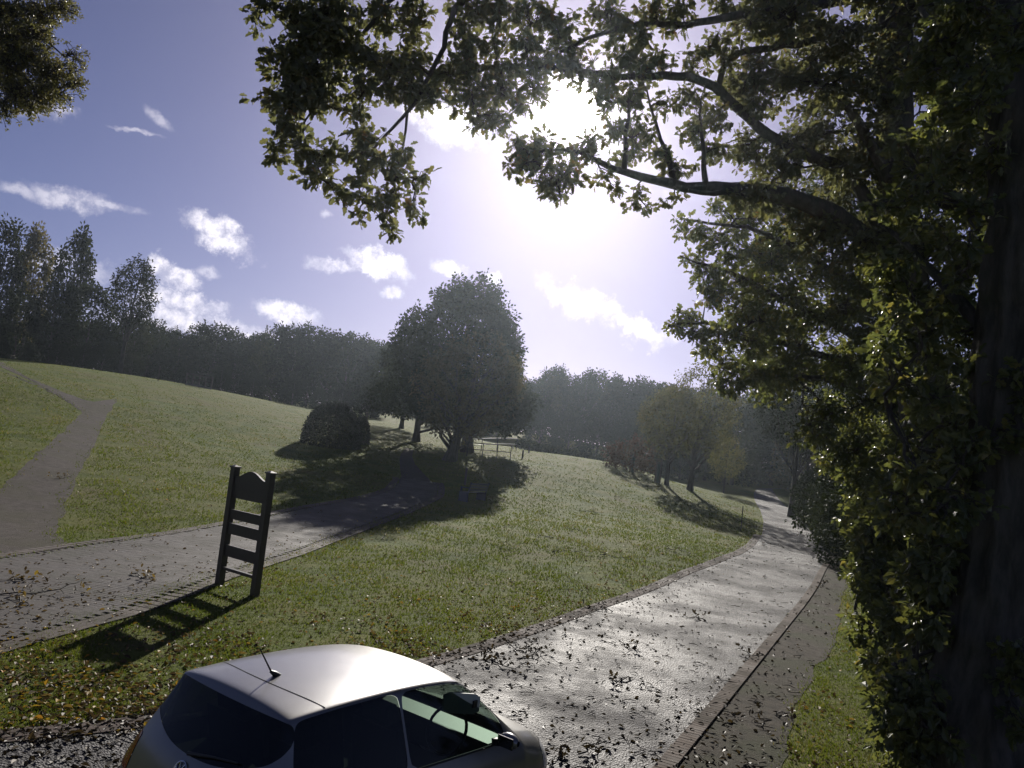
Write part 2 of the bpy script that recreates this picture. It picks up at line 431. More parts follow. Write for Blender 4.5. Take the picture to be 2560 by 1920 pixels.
def tps(x, y):
    x = np.asarray(x, float); y = np.asarray(y, float)
    q = np.stack([x.ravel(), y.ravel()], 1)
    o = np.zeros(len(q)); p = CTRL[:, :2] / CS
    for i in range(0, len(q), 20000):
        a = q[i:i + 20000] / CS
        r2 = ((a[:, None] - p[None]) ** 2).sum(-1)
        o[i:i + 20000] = _k(r2) @ TPS[:-3] + TPS[-3] + a @ TPS[-2:]
    return np.clip(o, -0.6, 10.5).reshape(x.shape)
def _axis(core0, core1, step, lo, hi):
    a = list(np.arange(core0, core1 + 1e-6, step))
    s = step
    while a[-1] < hi: s *= 1.22; a.append(a[-1] + s)
    s = step
    while a[0] > lo: s *= 1.22; a.insert(0, a[0] - s)
    return np.array(a)
GX = _axis(-45, 45, 0.75, -1500, 1500)
GY = _axis(-6, 110, 0.75, -900, 2600)
gx, gy = np.meshgrid(GX, GY)
GZ = tps(np.clip(gx, -170, 170), np.clip(gy, -40, 330))
# small bumps of rough turf on the slopes
def _vn(x, y, s, seed):
    r = np.random.default_rng(seed)
    z = 0
    for k in range(6):
        a = r.random() * 6.28; w = (0.7 + r.random() * 0.8) / s
        z = z + np.sin((x * math.cos(a) + y * math.sin(a)) * w * 6.28 + r.random() * 6.28)
    return z / 6
slope_m = np.clip((gy - 24) / 10, 0, 1) * np.clip((75 - gy) / 15, 0, 1)
def ground_h(x, y):
    x = np.asarray(x, float); y = np.asarray(y, float)
    i = np.clip(np.searchsorted(GX, x) - 1, 0, len(GX) - 2); j = np.clip(np.searchsorted(GY, y) - 1, 0, len(GY) - 2)
    fx = np.clip((x - GX[i]) / (GX[i + 1] - GX[i]), 0, 1); fy = np.clip((y - GY[j]) / (GY[j + 1] - GY[j]), 0, 1)
    return (GZ[j, i] * (1 - fx) + GZ[j, i + 1] * fx) * (1 - fy) + (GZ[j + 1, i] * (1 - fx) + GZ[j + 1, i + 1] * fx) * fy
def on_ground(u, v, tmax=400):
    """where a line of sight first meets the terrain"""
    d = ray(u, v)
    ts = np.concatenate([np.arange(3, 60, 0.1), np.arange(60, tmax, 0.4)])
    p = CAM + d * ts[:, None]
    below = np.nonzero(p[:, 2] < ground_h(p[:, 0], p[:, 1]))[0]
    if len(below) == 0: return at_d(u, v, 120.0)
    lo, hi = ts[max(below[0] - 1, 0)], ts[below[0]]
    for _ in range(20):
        md = (lo + hi) / 2; q = CAM + d * md
        if q[2] < ground_h(q[0], q[1]): hi = md
        else: lo = md
    return CAM + d * hi
def inpoly(x, y, poly):
    poly = np.asarray(poly); c = np.zeros(np.shape(x), bool)
    j = len(poly) - 1
    for i in range(len(poly)):
        xi, yi = poly[i][:2]; xj, yj = poly[j][:2]
        if yi != yj:
            c ^= ((yi > y) != (yj > y)) & (x < (xj - xi) * (y - yi) / (yj - yi) + xi)
        j = i
    return c
def resample(pts, step):
    pts = np.asarray(pts, float)
    d = np.concatenate([[0], np.cumsum(np.linalg.norm(np.diff(pts[:, :2], axis=0), axis=1))])
    n = max(2, int(d[-1] / step))
    s = np.linspace(0, d[-1], n + 1)
    q = np.stack([np.interp(s, d, pts[:, k]) for k in range(pts.shape[1])], 1)
    for _ in range(3):
        q[1:-1] = 0.25 * q[:-2] + 0.5 * q[1:-1] + 0.25 * q[2:]
    return q

ny, nx = gx.shape
idx = np.arange(ny * nx).reshape(ny, nx)
link('ground', mesh_np('ground', np.stack([gx, gy, GZ], -1).reshape(-1, 3),
     np.stack([idx[:-1, :-1], idx[:-1, 1:], idx[1:, 1:], idx[1:, :-1]], -1).reshape(-1, 4), M['ground'], True), kind='structure')

def sheet(name, A, B, mat, lift, n_across=10, parent=None):
    """a strip of surface between two edge lines (same number of points), lying on the terrain"""
    A = np.asarray(A); B = np.asarray(B); n = len(A)
    t = np.linspace(0, 1, n_across + 1)
    xy = A[:, None, :2] * (1 - t)[None, :, None] + B[:, None, :2] * t[None, :, None]
    z = ground_h(xy[..., 0], xy[..., 1]) + lift
    v = np.concatenate([xy, z[..., None]], -1).reshape(-1, 3)
    k = np.arange(n * (n_across + 1)).reshape(n, n_across + 1)
    f = np.stack([k[:-1, :-1], k[:-1, 1:], k[1:, 1:], k[1:, :-1]], -1).reshape(-1, 4)
    a = v[f[0]]; nrm = np.cross(a[1] - a[0], a[2] - a[0])
    if nrm[2] < 0: f = f[:, ::-1]
    return link(name, mesh_np(name, v, f, mat, True), parent, kind=None if parent else 'structure')
def pair(A, B, step=0.5):
    """resample two edges to the same number of points"""
    a = resample(A, step); b = resample(B, step); n = max(len(a), len(b))
    def rs(q):
        s = np.linspace(0, 1, len(q)); return np.stack([np.interp(np.linspace(0, 1, n), s, q[:, k]) for k in range(q.shape[1])], 1)
    return rs(a), rs(b)

# road edges, read along the picture and laid on the terrain
RL = [on_ground(u, v) for u, v in [(-500, 1895), (-220, 1885), (0, 1868), (340, 1836), (720, 1760), (1100, 1668), (1284, 1608), (1408, 1563), (1507, 1524), (1597, 1494), (1726, 1436), (1800, 1410), (1855, 1388), (1888, 1364), (1906, 1334), (1909, 1301), (1899, 1273), (1887, 1251), (1884, 1234), (1890, 1222)]]
RR = [on_ground(u, v) for u, v in [(1450, 2150), (1632, 1920), (1770, 1765), (1880, 1640), (1960, 1548), (2030, 1460), (2062, 1405), (2063, 1372), (2046, 1344), (2014, 1312), (1974, 1274), (1949, 1250), (1934, 1230), (1929, 1222)]]
RR = [np.array([-2.7, 2.9, 0]), np.array([0.0, 5.0, 0])] + RR
# carry both edges on beyond the bend, out of sight behind the far trees
tail = np.array([[16, 22, 0], [40, 30, 0]])
RL = np.array(RL); RR = np.array(RR)
RL = np.vstack([RL, RL[-1] + tail]); RR = np.vstack([RR, RR[-1] + tail * [1, .9, 1]])
rl, rr_ = pair(RL, RR, 0.5)
sheet('road', rl, rr_, M['road'], 0.020, 10)
ROAD_POLY = np.vstack([rl[:, :2], rr_[::-1, :2]])

# block path
PU = [on_ground(u, v) for u, v in [(-700, 1470), (-260, 1425), (0, 1400), (124, 1390), (247, 1367), (346, 1347), (494, 1327), (677, 1293), (798, 1266), (888, 1249), (950, 1234), (990, 1218), (1004, 1195), (1000, 1172), (998, 1150), (1003, 1134), (1016, 1120)]]
PL = [on_ground(u, v) for u, v in [(-700, 1840), (-260, 1680), (0, 1594), (99, 1570), (188, 1540), (297, 1500), (395, 1468), (494, 1441), (653, 1397), (741, 1367), (900, 1315), (974, 1290), (1033, 1266), (1085, 1245), (1092, 1218), (1062, 1188), (1038, 1162), (1030, 1142), (1034, 1126)]]
pu, pl = pair(PU, PL, 0.4)
path_o = sheet('brick_path', pu, pl, M['sand'], 0.0215, 8)
PATH_POLY = np.vstack([pu[:, :2], pl[::-1, :2]])

# gravel path with its branch
GA = [on_ground(u, v) for u, v in [(190, 1384), (142, 1335), (158, 1280), (193, 1194), (242, 1100), (262, 1050), (280, 1020), (296, 998)]]
GB = [on_ground(u, v) for u, v in [(-330, 1400), (-160, 1300), (10, 1214), (110, 1118), (169, 1068), (203, 1034), (225, 1006)]]
def ragged(q, a, seed):
    q = np.array(q); w = np.random.default_rng(seed).normal(size=(len(q), 2)) * a
    w[1:-1] = (w[:-2] + w[1:-1] + w[2:]) / 2
    q[:, :2] += w
    return q
ga, gb = pair(GA, GB, 0.4)
ga, gb = ragged(ga, .05, 1), ragged(gb, .05, 2)
sheet('gravel_path', ga, gb, M['gravel'], 0.008, 8)
HA = [on_ground(u, v) for u, v in [(250, 1006), (219, 1004), (148, 977), (76, 946), (0, 917), (-120, 880)]]
HB = [on_ground(u, v) for u, v in [(212, 1036), (196, 1022), (139, 987), (63, 953), (0, 927), (-120, 890)]]
ha, hb = pair(HA, HB, 0.5)
ha, hb = ragged(ha, .05, 3), ragged(hb, .05, 4)
sheet('gravel_path_branch', ha, hb, M['gravel'], 0.006, 5)
GRAV = [np.vstack([ga[:, :2], gb[::-1, :2]]), np.vstack([ha[:, :2], hb[::-1, :2]])]

# strip of trodden dirt between kerb and verge
DR = [on_ground(u, v) for u, v in [(1890, 2150), (1955, 1920), (1985, 1815), (2040, 1678), (2085, 1590), (2108, 1505), (2120, 1430), (2100, 1385)]]
kr = rr_[(rr_[:, 1] > 5.3) & (rr_[:, 1] < 37.5)]
da, db = pair(kr, np.array(DR), 0.4)
db = ragged(db, .06, 5)
sheet('dirt_strip', da, db, M['dirt'], 0.008, 6)
DIRT_POLY = np.vstack([da[:, :2], db[::-1, :2]])
# ------------------------------------------------------------------ bricks and pavers
def brick_mesh(name, L, Wd, Hh, mat, bev=0.006):
    """brick with chamfered top, long side along x; top at z = 0"""
    a, b = L / 2, Wd / 2
    v = []
    for (dx, z) in ((0, -Hh), (0, -bev), (bev, 0)):
        v += [[-a + dx, -b + dx, z], [a - dx, -b + dx, z], [a - dx, b - dx, z], [-a + dx, b - dx, z]]
    f = [[8, 9, 10, 11]]
    for k in (0, 4):
        for j in range(4): f.append([k + j, k + (j + 1) % 4, k + 4 + (j + 1) % 4, k + 4 + j])
    return np.array(v), np.array(f)
def frame_at(p, tdir):
    """rotation whose x axis follows tdir on the terrain slope"""
    e = 0.15
    t = np.array([tdir[0], tdir[1], 0.0]); t /= np.linalg.norm(t)
    s = np.array([-t[1], t[0], 0])
    t[2] = (ground_h(p[0] + t[0] * e, p[1] + t[1] * e) - ground_h(p[0] - t[0] * e, p[1] - t[1] * e)) / (2 * e)
    s[2] = (ground_h(p[0] + s[0] * e, p[1] + s[1] * e) - ground_h(p[0] - s[0] * e, p[1] - s[1] * e)) / (2 * e)
    t /= np.linalg.norm(t); s -= t * np.dot(s, t); s /= np.linalg.norm(s)
    return np.stack([t, s, np.cross(t, s)], 1)
def lay(name, places, geo, mat, parent, n_single, restname):
    """places: (x, y, z, dir, wobble); the first n_single become objects, the others one joined part"""
    gv, gf = geo
    me = mesh_np(name, gv, gf, mat)
    rest = MB()
    for i, (x, y, z, dr) in enumerate(places):
        rot = frame_at((x, y), dr)
        wob = np.array(Matrix.Rotation(random.gauss(0, 0.010), 3, 'Z') @ Matrix.Rotation(random.gauss(0, 0.005), 3, 'X') @ Matrix.Rotation(random.gauss(0, 0.004), 3, 'Y'))
        rot = rot @ wob
        p = np.array([x, y, z + random.uniform(-0.0012, 0.0015)])
        if i < n_single:
            o = link(name, me, parent)
            m = np.eye(4); m[:3, :3] = rot; m[:3, 3] = p
            o.matrix_world = Matrix(m.tolist())
        else:
            rest.add(gv @ rot.T + p, gf)
    if rest.n: rest.build(restname, mat, parent, kind='stuff')

def along(line, step, off=0.0):
    """points every step along a line, shifted sideways by off (left positive), with direction"""
    q = resample(line, step)
    q = q[:, :2]
    d = np.gradient(q, axis=0); d /= np.linalg.norm(d, axis=1)[:, None]
    n = np.stack([-d[:, 1], d[:, 0]], 1)
    return q + n * off, d

# raised brick kerb on the right side of the road (soldier course)
kerb_line = rr_[(rr_[:, 1] > 5.0) & (rr_[:, 1] < 40)]
kq, kd = along(kerb_line, 0.085, -0.105)
A_, dA = along(kerb_line, 0.4, -0.005); B_, dB = along(kerb_line, 0.4, -0.205)
bedv = MB()
for i in range(len(A_) - 1):
    c = [(A_[i], 1), (A_[i + 1], 1), (B_[i + 1], 1), (B_[i], 1)]
    top = [[p[0], p[1], ground_h(p[0], p[1]) + 0.026] for p, _ in c]; bot = [[p[0], p[1], ground_h(p[0], p[1]) - 0.08] for p, _ in c]
    bedv.add(top + bot, [[0, 3, 2, 1], [0, 1, 5, 4], [2, 3, 7, 6]])
kerb_o = bedv.build('brick_kerb', M['sand'], kind='structure')
kp = [(p[0], p[1], float(ground_h(p[0], p[1])) + 0.034, (-d[1], d[0])) for p, d in zip(kq, kd) if p[1] > 7.5]
lay('brick', kp, brick_mesh('brick', 0.205, 0.080, 0.065, M['kerb'], .004), M['kerb'], kerb_o, 290, 'far_bricks')

# flush red brick edging on the left side of the road, two courses
edge_line = rl[(rl[:, 0] > -7.5) & (rl[:, 1] < 40)]
A_, _d = along(edge_line, 0.4, 0.0); B_, _d = along(edge_line, 0.4, 0.34)
edge_o = sheet('brick_edging', A_, B_, M['sand'], 0.018, 2)
ep = []
for off in (0.075, 0.185, 0.295):
    q, d = along(edge_line, 0.212, off)
    ep += [(p[0], p[1], float(ground_h(p[0], p[1])) + 0.026, (dd[0], dd[1])) for p, dd in zip(q, d)]
vis = [p for p in ep if p[1] > 7.3]
vis.sort(key=lambda p: p[1])
lay('brick', vis, brick_mesh('brick', 0.208, 0.106, 0.05, M['redbrick'], .003), M['redbrick'], edge_o, 240, 'far_bricks')
EDGE_POLY = np.vstack([A_, B_[::-1]])

# block paving of the path: courses run across it, borders along both edges
pc = (pu + pl)[:, :2] / 2
cl = resample(pc, 0.105)[:, :2]
cd = np.gradient(cl, axis=0); cd /= np.linalg.norm(cd, axis=1)[:, None]
cn = np.stack([-cd[:, 1], cd[:, 0]], 1)
s_old = np.linspace(0, 1, len(pu)); s_new = np.linspace(0, 1, len(cl))
half = np.interp(s_new, s_old, np.linalg.norm((pu - pl)[:, :2], axis=1) / 2)
pav, bord = [], []
for i in range(len(cl)):
    hw = min(half[i], 2.6) - 0.02
    if cl[i][1] < 9.5: continue
    z = lambda p: float(ground_h(p[0], p[1])) + 0.0245
    # three-wide border blocks laid along the path
    for sgn in (-1, 1):
        if i % 2 == 0:
            for kx in range(3):
                p = cl[i] + cn[i] * sgn * (hw - 0.055 - kx * 0.108)
                bord.append((p[0], p[1], z(p), cd[i]))
    x = -hw + 0.44 + (0.105 if i % 2 else 0)
    while x < hw - 0.42:
        p = cl[i] + cn[i] * x
        pav.append((p[0], p[1], z(p), cn[i]))
        x += 0.208
def shown(p):
    r = np.array(p[:3]) - CAM
    u = 1280 + F_PX * np.dot(r, XC) / np.dot(r, FWD); v = 960 - F_PX * np.dot(r, YC) / np.dot(r, FWD)
    return -30 < u < 2590 and v < 1960
pav = [p for p in pav if shown(p) and p[1] < 42]; bord = [p for p in bord if shown(p) and p[1] < 42]
dist = lambda p: p[0] ** 2 + p[1] ** 2
pav.sort(key=dist); bord.sort(key=dist)
lay('paver', pav, brick_mesh('paver', 0.2065, 0.1042, 0.05, M['paver'], .002), M['paver'], path_o, 295, 'far_pavers')
lay('border_brick', bord, brick_mesh('border_brick', 0.206, 0.105, 0.05, M['border'], .003), M['border'], path_o, 180, 'far_border_bricks')
# ------------------------------------------------------------------ wooden sign frame on two posts
def rotz(a): return np.array([[math.cos(a), -math.sin(a), 0], [math.sin(a), math.cos(a), 0], [0, 0, 1]])
sL, sR = on_ground(548, 1462), on_ground(636, 1490)
s_mid = (sL + sR) / 2
s_w = float(np.linalg.norm((sR - sL)[:2]))
s_ang = math.atan2(sR[1] - sL[1], sR[0] - sL[0])
top_h = 2.22
frame = thing('sign_frame', 'tall dark wooden post frame with arched top board standing on the grass', 'sign', (s_mid[0], s_mid[1], float(ground_h(s_mid[0], s_mid[1]))), s_ang)
PW = 0.125
for sx in (-1, 1):
    mb = MB()
    mb.box((sx * s_w / 2, 0, top_h / 2 - 0.15), (PW, PW, top_h + 0.3))
    post = mb.build('post', M['signwood'], frame)
    mb = MB()
    x, z, h = sx * s_w / 2, top_h, PW / 2 + 0.018
    mb.box((x, 0, z + 0.012), (2 * h, 2 * h, 0.024))
    mb.add([[x - h, -h, z + .0245], [x + h, -h, z + .0245], [x + h, h, z + .0245], [x - h, h, z + .0245], [x, 0, z + 0.060]], [[0, 1, 4], [1, 2, 4], [2, 3, 4], [3, 0, 4]])
    mb.build('post_cap', M['signwood'], post)
iw = s_w - PW
def slat(name, z0, z1, arch=0.0, th=0.045):
    n = 16; xs = np.linspace(-iw / 2 - 0.01, iw / 2 + 0.01, n + 1)
    t = xs / (iw / 2)
    zt = z1 + arch * np.clip(np.cos(np.clip(t * 1.12, -1, 1) * np.pi) * 0.5 + 0.5, 0, 1) ** 0.8
    v = []
    for y in (-th / 2, th / 2):
        for x, z in zip(xs, zt): v += [[x, y, z0], [x, y, z]]
    m = 2 * (n + 1); f = []
    for i in range(n):
        a = 2 * i
        f += [[a, a + 2, a + 3, a + 1], [m + a, m + a + 1, m + a + 3, m + a + 2], [a + 1, a + 3, m + a + 3, m + a + 1], [a, m + a, m + a + 2, a + 2]]
    f += [[0, 1, m + 1, m], [m - 2, 2 * m - 2, 2 * m - 1, m - 1]]
    mb = MB(); mb.add(v, f)
    return mb.build(name, M['signwood'], frame)
slat('top_board', 1.66, 2.06, 0.14)
slat('slat', 1.26, 1.44); slat('slat', 0.98, 1.18); slat('slat', 0.56, 0.77)
slat('bottom_rail', 0.30, 0.355, 0.0, 0.06)

# ------------------------------------------------------------------ bench by the path
b0 = on_ground(1168, 1256)
bench = thing('park_bench', 'dark blue bench with wet shining seat beside the path under the big tree', 'bench', (b0[0], b0[1], float(ground_h(b0[0], b0[1]))), R(58))
def part(parent, name, mat, *boxes):
    mb = MB()
    for b in boxes:
        if len(b) == 2: mb.box(*b)
        else: mb.bar(*b)
    return mb.build(name, mat, parent)
# bench runs along local x, sits facing local +y (left and away from the camera)
for i in range(4):
    part(bench, 'seat_slat', M['benchwood'], ((0.75, 0.10 + i * 0.115, 0.45), (1.55, 0.10, 0.035)))
for i in range(3):
    part(bench, 'back_slat', M['benchwood'], ((0.75, -0.02 - i * 0.035, 0.58 + i * 0.13), (1.55, 0.03, 0.11)))
for x in (0.02, 1.48):
    part(bench, 'end_panel', M['benchwood'], ((x, 0.26, 0.22), (0.05, 0.50, 0.44)))
    part(bench, 'back_post', M['benchwood'], ((x, 0.03, 0.40), (x, -0.12, 0.92), 0.05))
    part(bench, 'arm_rest', M['benchwood'], ((x, 0.22, 0.66), (0.06, 0.48, 0.04)))
    part(bench, 'arm_post', M['benchwood'], ((x, 0.42, 0.56), (0.05, 0.05, 0.16)))
sp = on_ground(1162, 1212)
stake = thing('marker_post', 'short dark post standing just behind the bench', 'post', (sp[0], sp[1], float(ground_h(sp[0], sp[1]))))
mb = MB(); mb.box((0, 0, 0.40), (0.12, 0.12, 0.95)); mb.build('post', M['greywood'], stake)
mb = MB(); mb.add([[-.075, -.075, .876], [.075, -.075, .876], [.075, .075, .876], [-.075, .075, .876], [0, 0, .93]], [[0, 1, 4], [1, 2, 4], [2, 3, 4], [3, 0, 4]]); mb.build('cap', M['greywood'], stake)

# ------------------------------------------------------------------ handrails of the little bridge behind the bench
def handrail(label, pix, h_px, n_post, name='handrail', hook=True):
    pts = [on_ground(u, v) for u, v in pix]
    a, b = pts[0], pts[-1]
    root = thing(name, label, 'railing', (a[0], a[1], float(ground_h(a[0], a[1]))), 0.0, 'metal handrails beside the slope')
    o = np.array(root.location)
    H = 0.95
    q = resample(np.array(pts), 0.5)
    q[:, 2] = ground_h(q[:, 0], q[:, 1])
    line = q + [0, 0, H]
    mb = MB()
    end = line[-1]; dr = line[-1] - line[-2]; dr /= np.linalg.norm(dr)
    hookp = np.array([end + dr * 0.12 + [0, 0, -0.06], end + dr * 0.15 + [0, 0, -0.2]])
    mb.tube(np.vstack([line, hookp]) - o, 0.034, 6); mb.build('top_rail', M['railmetal'], root, True)
    mb = MB(); mb.tube(line - [0, 0, 0.45] - o, 0.024, 6); mb.build('lower_rail', M['railmetal'], root, True)
    for i in np.linspace(0, len(q) - 1, n_post).astype(int):
        mb = MB(); mb.tube(np.array([q[i] - [0, 0, 0.2], q[i] + [0, 0, H]]) - o, 0.032, 6); mb.build('post', M['railmetal'], root)
handrail('nearer dark metal handrail rising from the big tree to the slope', [(1128, 1138), (1180, 1141), (1228, 1144), (1275, 1150)], 35, 5)
handrail('farther dark metal handrail rising behind the nearer one', [(1160, 1132), (1215, 1127), (1255, 1125), (1290, 1126)], 30, 4)

# far wooden bridge rail on the left fairway
fa, fb = on_ground(464, 962), on_ground(527, 974)
frl = thing('bridge_fence', 'small wooden rail fence of a footbridge on the far left fairway', 'fence', (fa[0], fa[1], float(ground_h(fa[0], fa[1]))))
fo = np.array(frl.location)
for k in range(5):
    p = fa + (fb - fa) * k / 4; p[2] = ground_h(p[0], p[1])
    part(frl, 'post', M['greywood'], (p - fo + [0, 0, -.3], p - fo + [0, 0, 1.12], 0.11))
for k, h in enumerate((1.05, 0.62)):
    part(frl, 'rail', M['greywood'], (fa - fo + [0, -.06, h], fb - fo + [0, -.06, h], 0.05, 0.13))
part(frl, 'deck_edge', M['palewood'], (fa - fo + [0, -.09, 0.10], fb - fo + [0, -.09, 0.10], 0.10, 0.16))

# slim posts, tree guards, distant mast
def post(label, u, v, h, w, mat, name='marker_post', cat='post', cap=None):
    p = on_ground(u, v)
    r = thing(name, label, cat, (p[0], p[1], float(ground_h(p[0], p[1]))), random.uniform(0, 1))
    mb = MB(); mb.tube([[0, 0, -0.2], [0, 0, h * 0.9], [0, 0, h]], [w / 2, w / 2, w * 0.40], 8); mb.build('shaft', mat, r)
    mb = MB(); mb.tube([[0, 0, h + .001], [0, 0, h + w * 0.35]], [w * 0.42, w * 0.2], 8); mb.build('tip', cap or mat, r)
    return r
post('thin wooden stake on the grass beside the bend of the road', 1852, 1328, 1.25, 0.05, M['greywood'])
post('thin white topped stake on the far left fairway', 395, 952, 1.25, 0.09, M['greywood'], cap=M['palewood'])
post('dark post below the tall tree at the edge of the far left trees', 339, 932, 1.9, 0.32, M['greywood'])
post('small peg on the slope just right of the handrails', 1306, 1145, 0.55, 0.12, M['railmetal'])
post('tiny far peg on the bright strip right of the handrails', 1322, 1132, 0.4, 0.12, M['railmetal'])
def guard(label, u, v, h, two=True):
    p = on_ground(u, v)
    r = thing('tree_guard', label, 'tree guard', (p[0], p[1], float(ground_h(p[0], p[1]))), R(20), 'tree guards on the right lawn')
    mb = MB(); mb.tube([[0, 0, -.1], [0, 0, h * 0.86]], 0.11, 8); mb.build('sleeve', M['guard'], r)
    for sx in ((-1, 1) if two else (-1,)):
        part(r, 'stake', M['greywood'], ((sx * 0.20, 0, h / 2), (0.08, 0.08, h)))
    part(r, 'tie', M['greywood'], ((0, -0.115, h * 0.80), (0.5, 0.03, 0.07)))
    mb = MB(); mb.tube([[0, 0, h * 0.86], [0.03, 0.02, h * 1.1]], [0.035, 0.02], 6); mb.build('stem', M['farbark'], r)
guard('double staked green tree guard left of the two brown lawn trees', 1643, 1207, 1.75)
guard('narrow single staked tree guard in front of the reddish bush', 1580, 1181, 1.5, False)
mp_ = at_d(664, 845, 180.0)
mast = thing('radio_mast', 'thin distant mast rising above the far trees', 'mast', (mp_[0], mp_[1], float(ground_h(mp_[0], mp_[1]))))
mh = at_d(666, 812, 180.0)[2] - mast.location[2]
mb = MB()
for sx in (-1, 1):
    part(mast, 'leg', M['railmetal'], ((sx * 1.0, 0, 0), (0.09 * sx, 0, mh), 0.15))
for k in range(6):
    z = mh * (0.5 + k * 0.08); w = 1.0 * (1 - z / mh) + 0.11
    part(mast, 'brace', M['railmetal'], ((-w, 0, z), (w, 0, z), 0.09))
# ------------------------------------------------------------------ parked hatchback
def build_car():
    # half rings from underside centre to roof centre at stations along the length (x forward)
    # columns: x, [ (y,z) * 10 ]
    st = []
    def S(x, w, zs, zb, wt, zt, yr, zr, zc, crease=0):
        """w widest half width, zs sill, zb belt, wt belt half width, (yr,zr) roof edge, zc centre height"""
        y6 = wt + (yr - wt) * 0.96; z6 = zb + (zr - zb) * 0.955
        st.append((x, [(0, zs), (w * .80, zs), (w * .955, zs + .12), (w, .56), (w * .992, .80 if zb > .86 else zb - .10), (wt, zb), (y6, z6), (yr, zr), (yr * .62, zr + (zc - zr) * .72), (0, zc)]))
    S(-1.99, .70, .40, .66, .62, 0, .50, .70, .72)
    S(-1.955, .795, .30, .76, .70, 0, .60, .80, .83)
    S(-1.90, .83, .24, .90, .735, 0, .66, .96, 1.02)
    S(-1.80, .845, .20, .945, .765, 0, .625, 1.10, 1.14)
    S(-1.66, .850, .18, .955, .785, 0, .585, 1.285, 1.325)
    S(-1.575, .852, .17, .955, .790, 0, .580, 1.380, 1.418)
    S(-1.56, .852, .17, .955, .790, 0, .582, 1.404, 1.446)
    S(-1.47, .853, .17, .955, .792, 0, .584, 1.412, 1.456)
    S(-1.15, .855, .16, .952, .797, 0, .590, 1.430, 1.476)
    S(-.70, .857, .16, .948, .800, 0, .594, 1.442, 1.490)
    S(-.20, .857, .16, .940, .800, 0, .592, 1.438, 1.488)
    S(.20, .857, .16, .932, .800, 0, .582, 1.414, 1.462)
    S(.40, .857, .16, .928, .798, 0, .566, 1.372, 1.424)
    S(.52, .856, .16, .925, .796, 0, .580, 1.310, 1.362)
    S(.80, .854, .16, .918, .790, 0, .640, 1.130, 1.175)
    S(1.05, .852, .16, .905, .782, 0, .690, .970, 1.000)
    S(1.13, .851, .17, .895, .778, 0, .690, .925, .960)
    S(1.40, .845, .19, .860, .765, 0, .640, .888, .912)
    S(1.68, .825, .22, .810, .730, 0, .590, .835, .850)
    S(1.86, .770, .28, .740, .670, 0, .520, .765, .775)
    S(1.96, .660, .36, .640, .560, 0, .420, .660, .670)
    st = [((x if x < -1.0 else -1.0 + (x + 1.0) * 0.90), r) for x, r in st]
    nr = len(st[0][1])
    V = []; F = []; MI = []
    n = 2 * nr - 2
    for x, ring in st:
        full = [(y, z) for y, z in ring] + [(-y, z) for y, z in ring[-2:0:-1]]
        # bow the ends a little so that front and rear are rounded in plan
        for y, z in full:
            bow = 0.0
            if x < -1.5: bow = 0.10 * (abs(y) / .85) ** 2.2 * min(1, max(0, (1.42 - z) / .3))
            if x > 1.0: bow = -0.20 * (abs(y) / .85) ** 2.4
            V.append((x + bow, y, z))
    for i in range(len(st) - 1):
        for j in range(n):
            k = (j + 1) % n
            F.append((i * n + j, i * n + k, (i + 1) * n + k, (i + 1) * n + j))
    F.append(tuple(range(n)))
    F.append(tuple(reversed(range((len(st) - 1) * n, len(st) * n))))
    me = bpy.data.meshes.new('car_cage')
    me.from_pydata(V, [], F); me.update()
    tmp = bpy.data.objects.new('car_cage', me); COL.objects.link(tmp)
    sub = tmp.modifiers.new('s', 'SUBSURF'); sub.levels = 3; sub.render_levels = 3
    dg = bpy.context.evaluated_depsgraph_get()
    ev = tmp.evaluated_get(dg).to_mesh()
    nv = len(ev.vertices); co = np.zeros(nv * 3, np.float32); ev.vertices.foreach_get('co', co); co = co.reshape(-1, 3)
    nl = len(ev.loops); lv = np.zeros(nl, np.int32); ev.loops.foreach_get('vertex_index', lv)
    faces = lv.reshape(-1, 4)
    tmp.evaluated_get(dg).to_mesh_clear()
    bpy.data.objects.remove(tmp); bpy.data.meshes.remove(me)
    tris = np.concatenate([faces[:, [0, 1, 2]], faces[:, [0, 2, 3]]])
    c = co[tris].mean(1)
    nz = np.cross(co[tris[:, 1]] - co[tris[:, 0]], co[tris[:, 2]] - co[tris[:, 0]])[:, 2]
    if (nz[c[:, 2] > 1.4] < 0).mean() > .5: tris = tris[:, ::-1]
    return co.astype(float), tris, st
def clip_split(co, tris, g):
    """cut triangles along the line g = 0; returns the points, the inside and the outside triangles"""
    s = g > 0
    k = s[tris].sum(1)
    ins = list(map(tuple, tris[k == 3])); outs = list(map(tuple, tris[k == 0]))
    pts = [co]; n = len(co); cache = {}; new = []
    def cut(a, b):
        nonlocal n
        key = (min(a, b), max(a, b))
        if key not in cache:
            t = g[a] / (g[a] - g[b]); new.append(co[a] + (co[b] - co[a]) * t); cache[key] = n; n += 1
        return cache[key]
    for t in tris[(k == 1) | (k == 2)]:
        t = list(t)
        one = [q for q in range(3) if s[t[q]] == (s[t].sum() == 1)][0]
        a, b, d = t[one], t[(one + 1) % 3], t[(one + 2) % 3]
        p, q = cut(a, b), cut(a, d)
        A, B = (ins, outs) if s[a] else (outs, ins)
        A.append((a, p, q)); B.append((p, b, d)); B.append((p, d, q))
    if new: pts.append(np.array(new))
    return np.vstack(pts), np.array(ins, int).reshape(-1, 3), np.array(outs, int).reshape(-1, 3)
def smin(*fs, k=0.028):
    """smooth minimum: rounds the corners of a window opening"""
    f = np.stack(np.broadcast_arrays(*fs))
    return -k * np.log(np.exp(-np.clip(f / k, -60, 60)).sum(0))

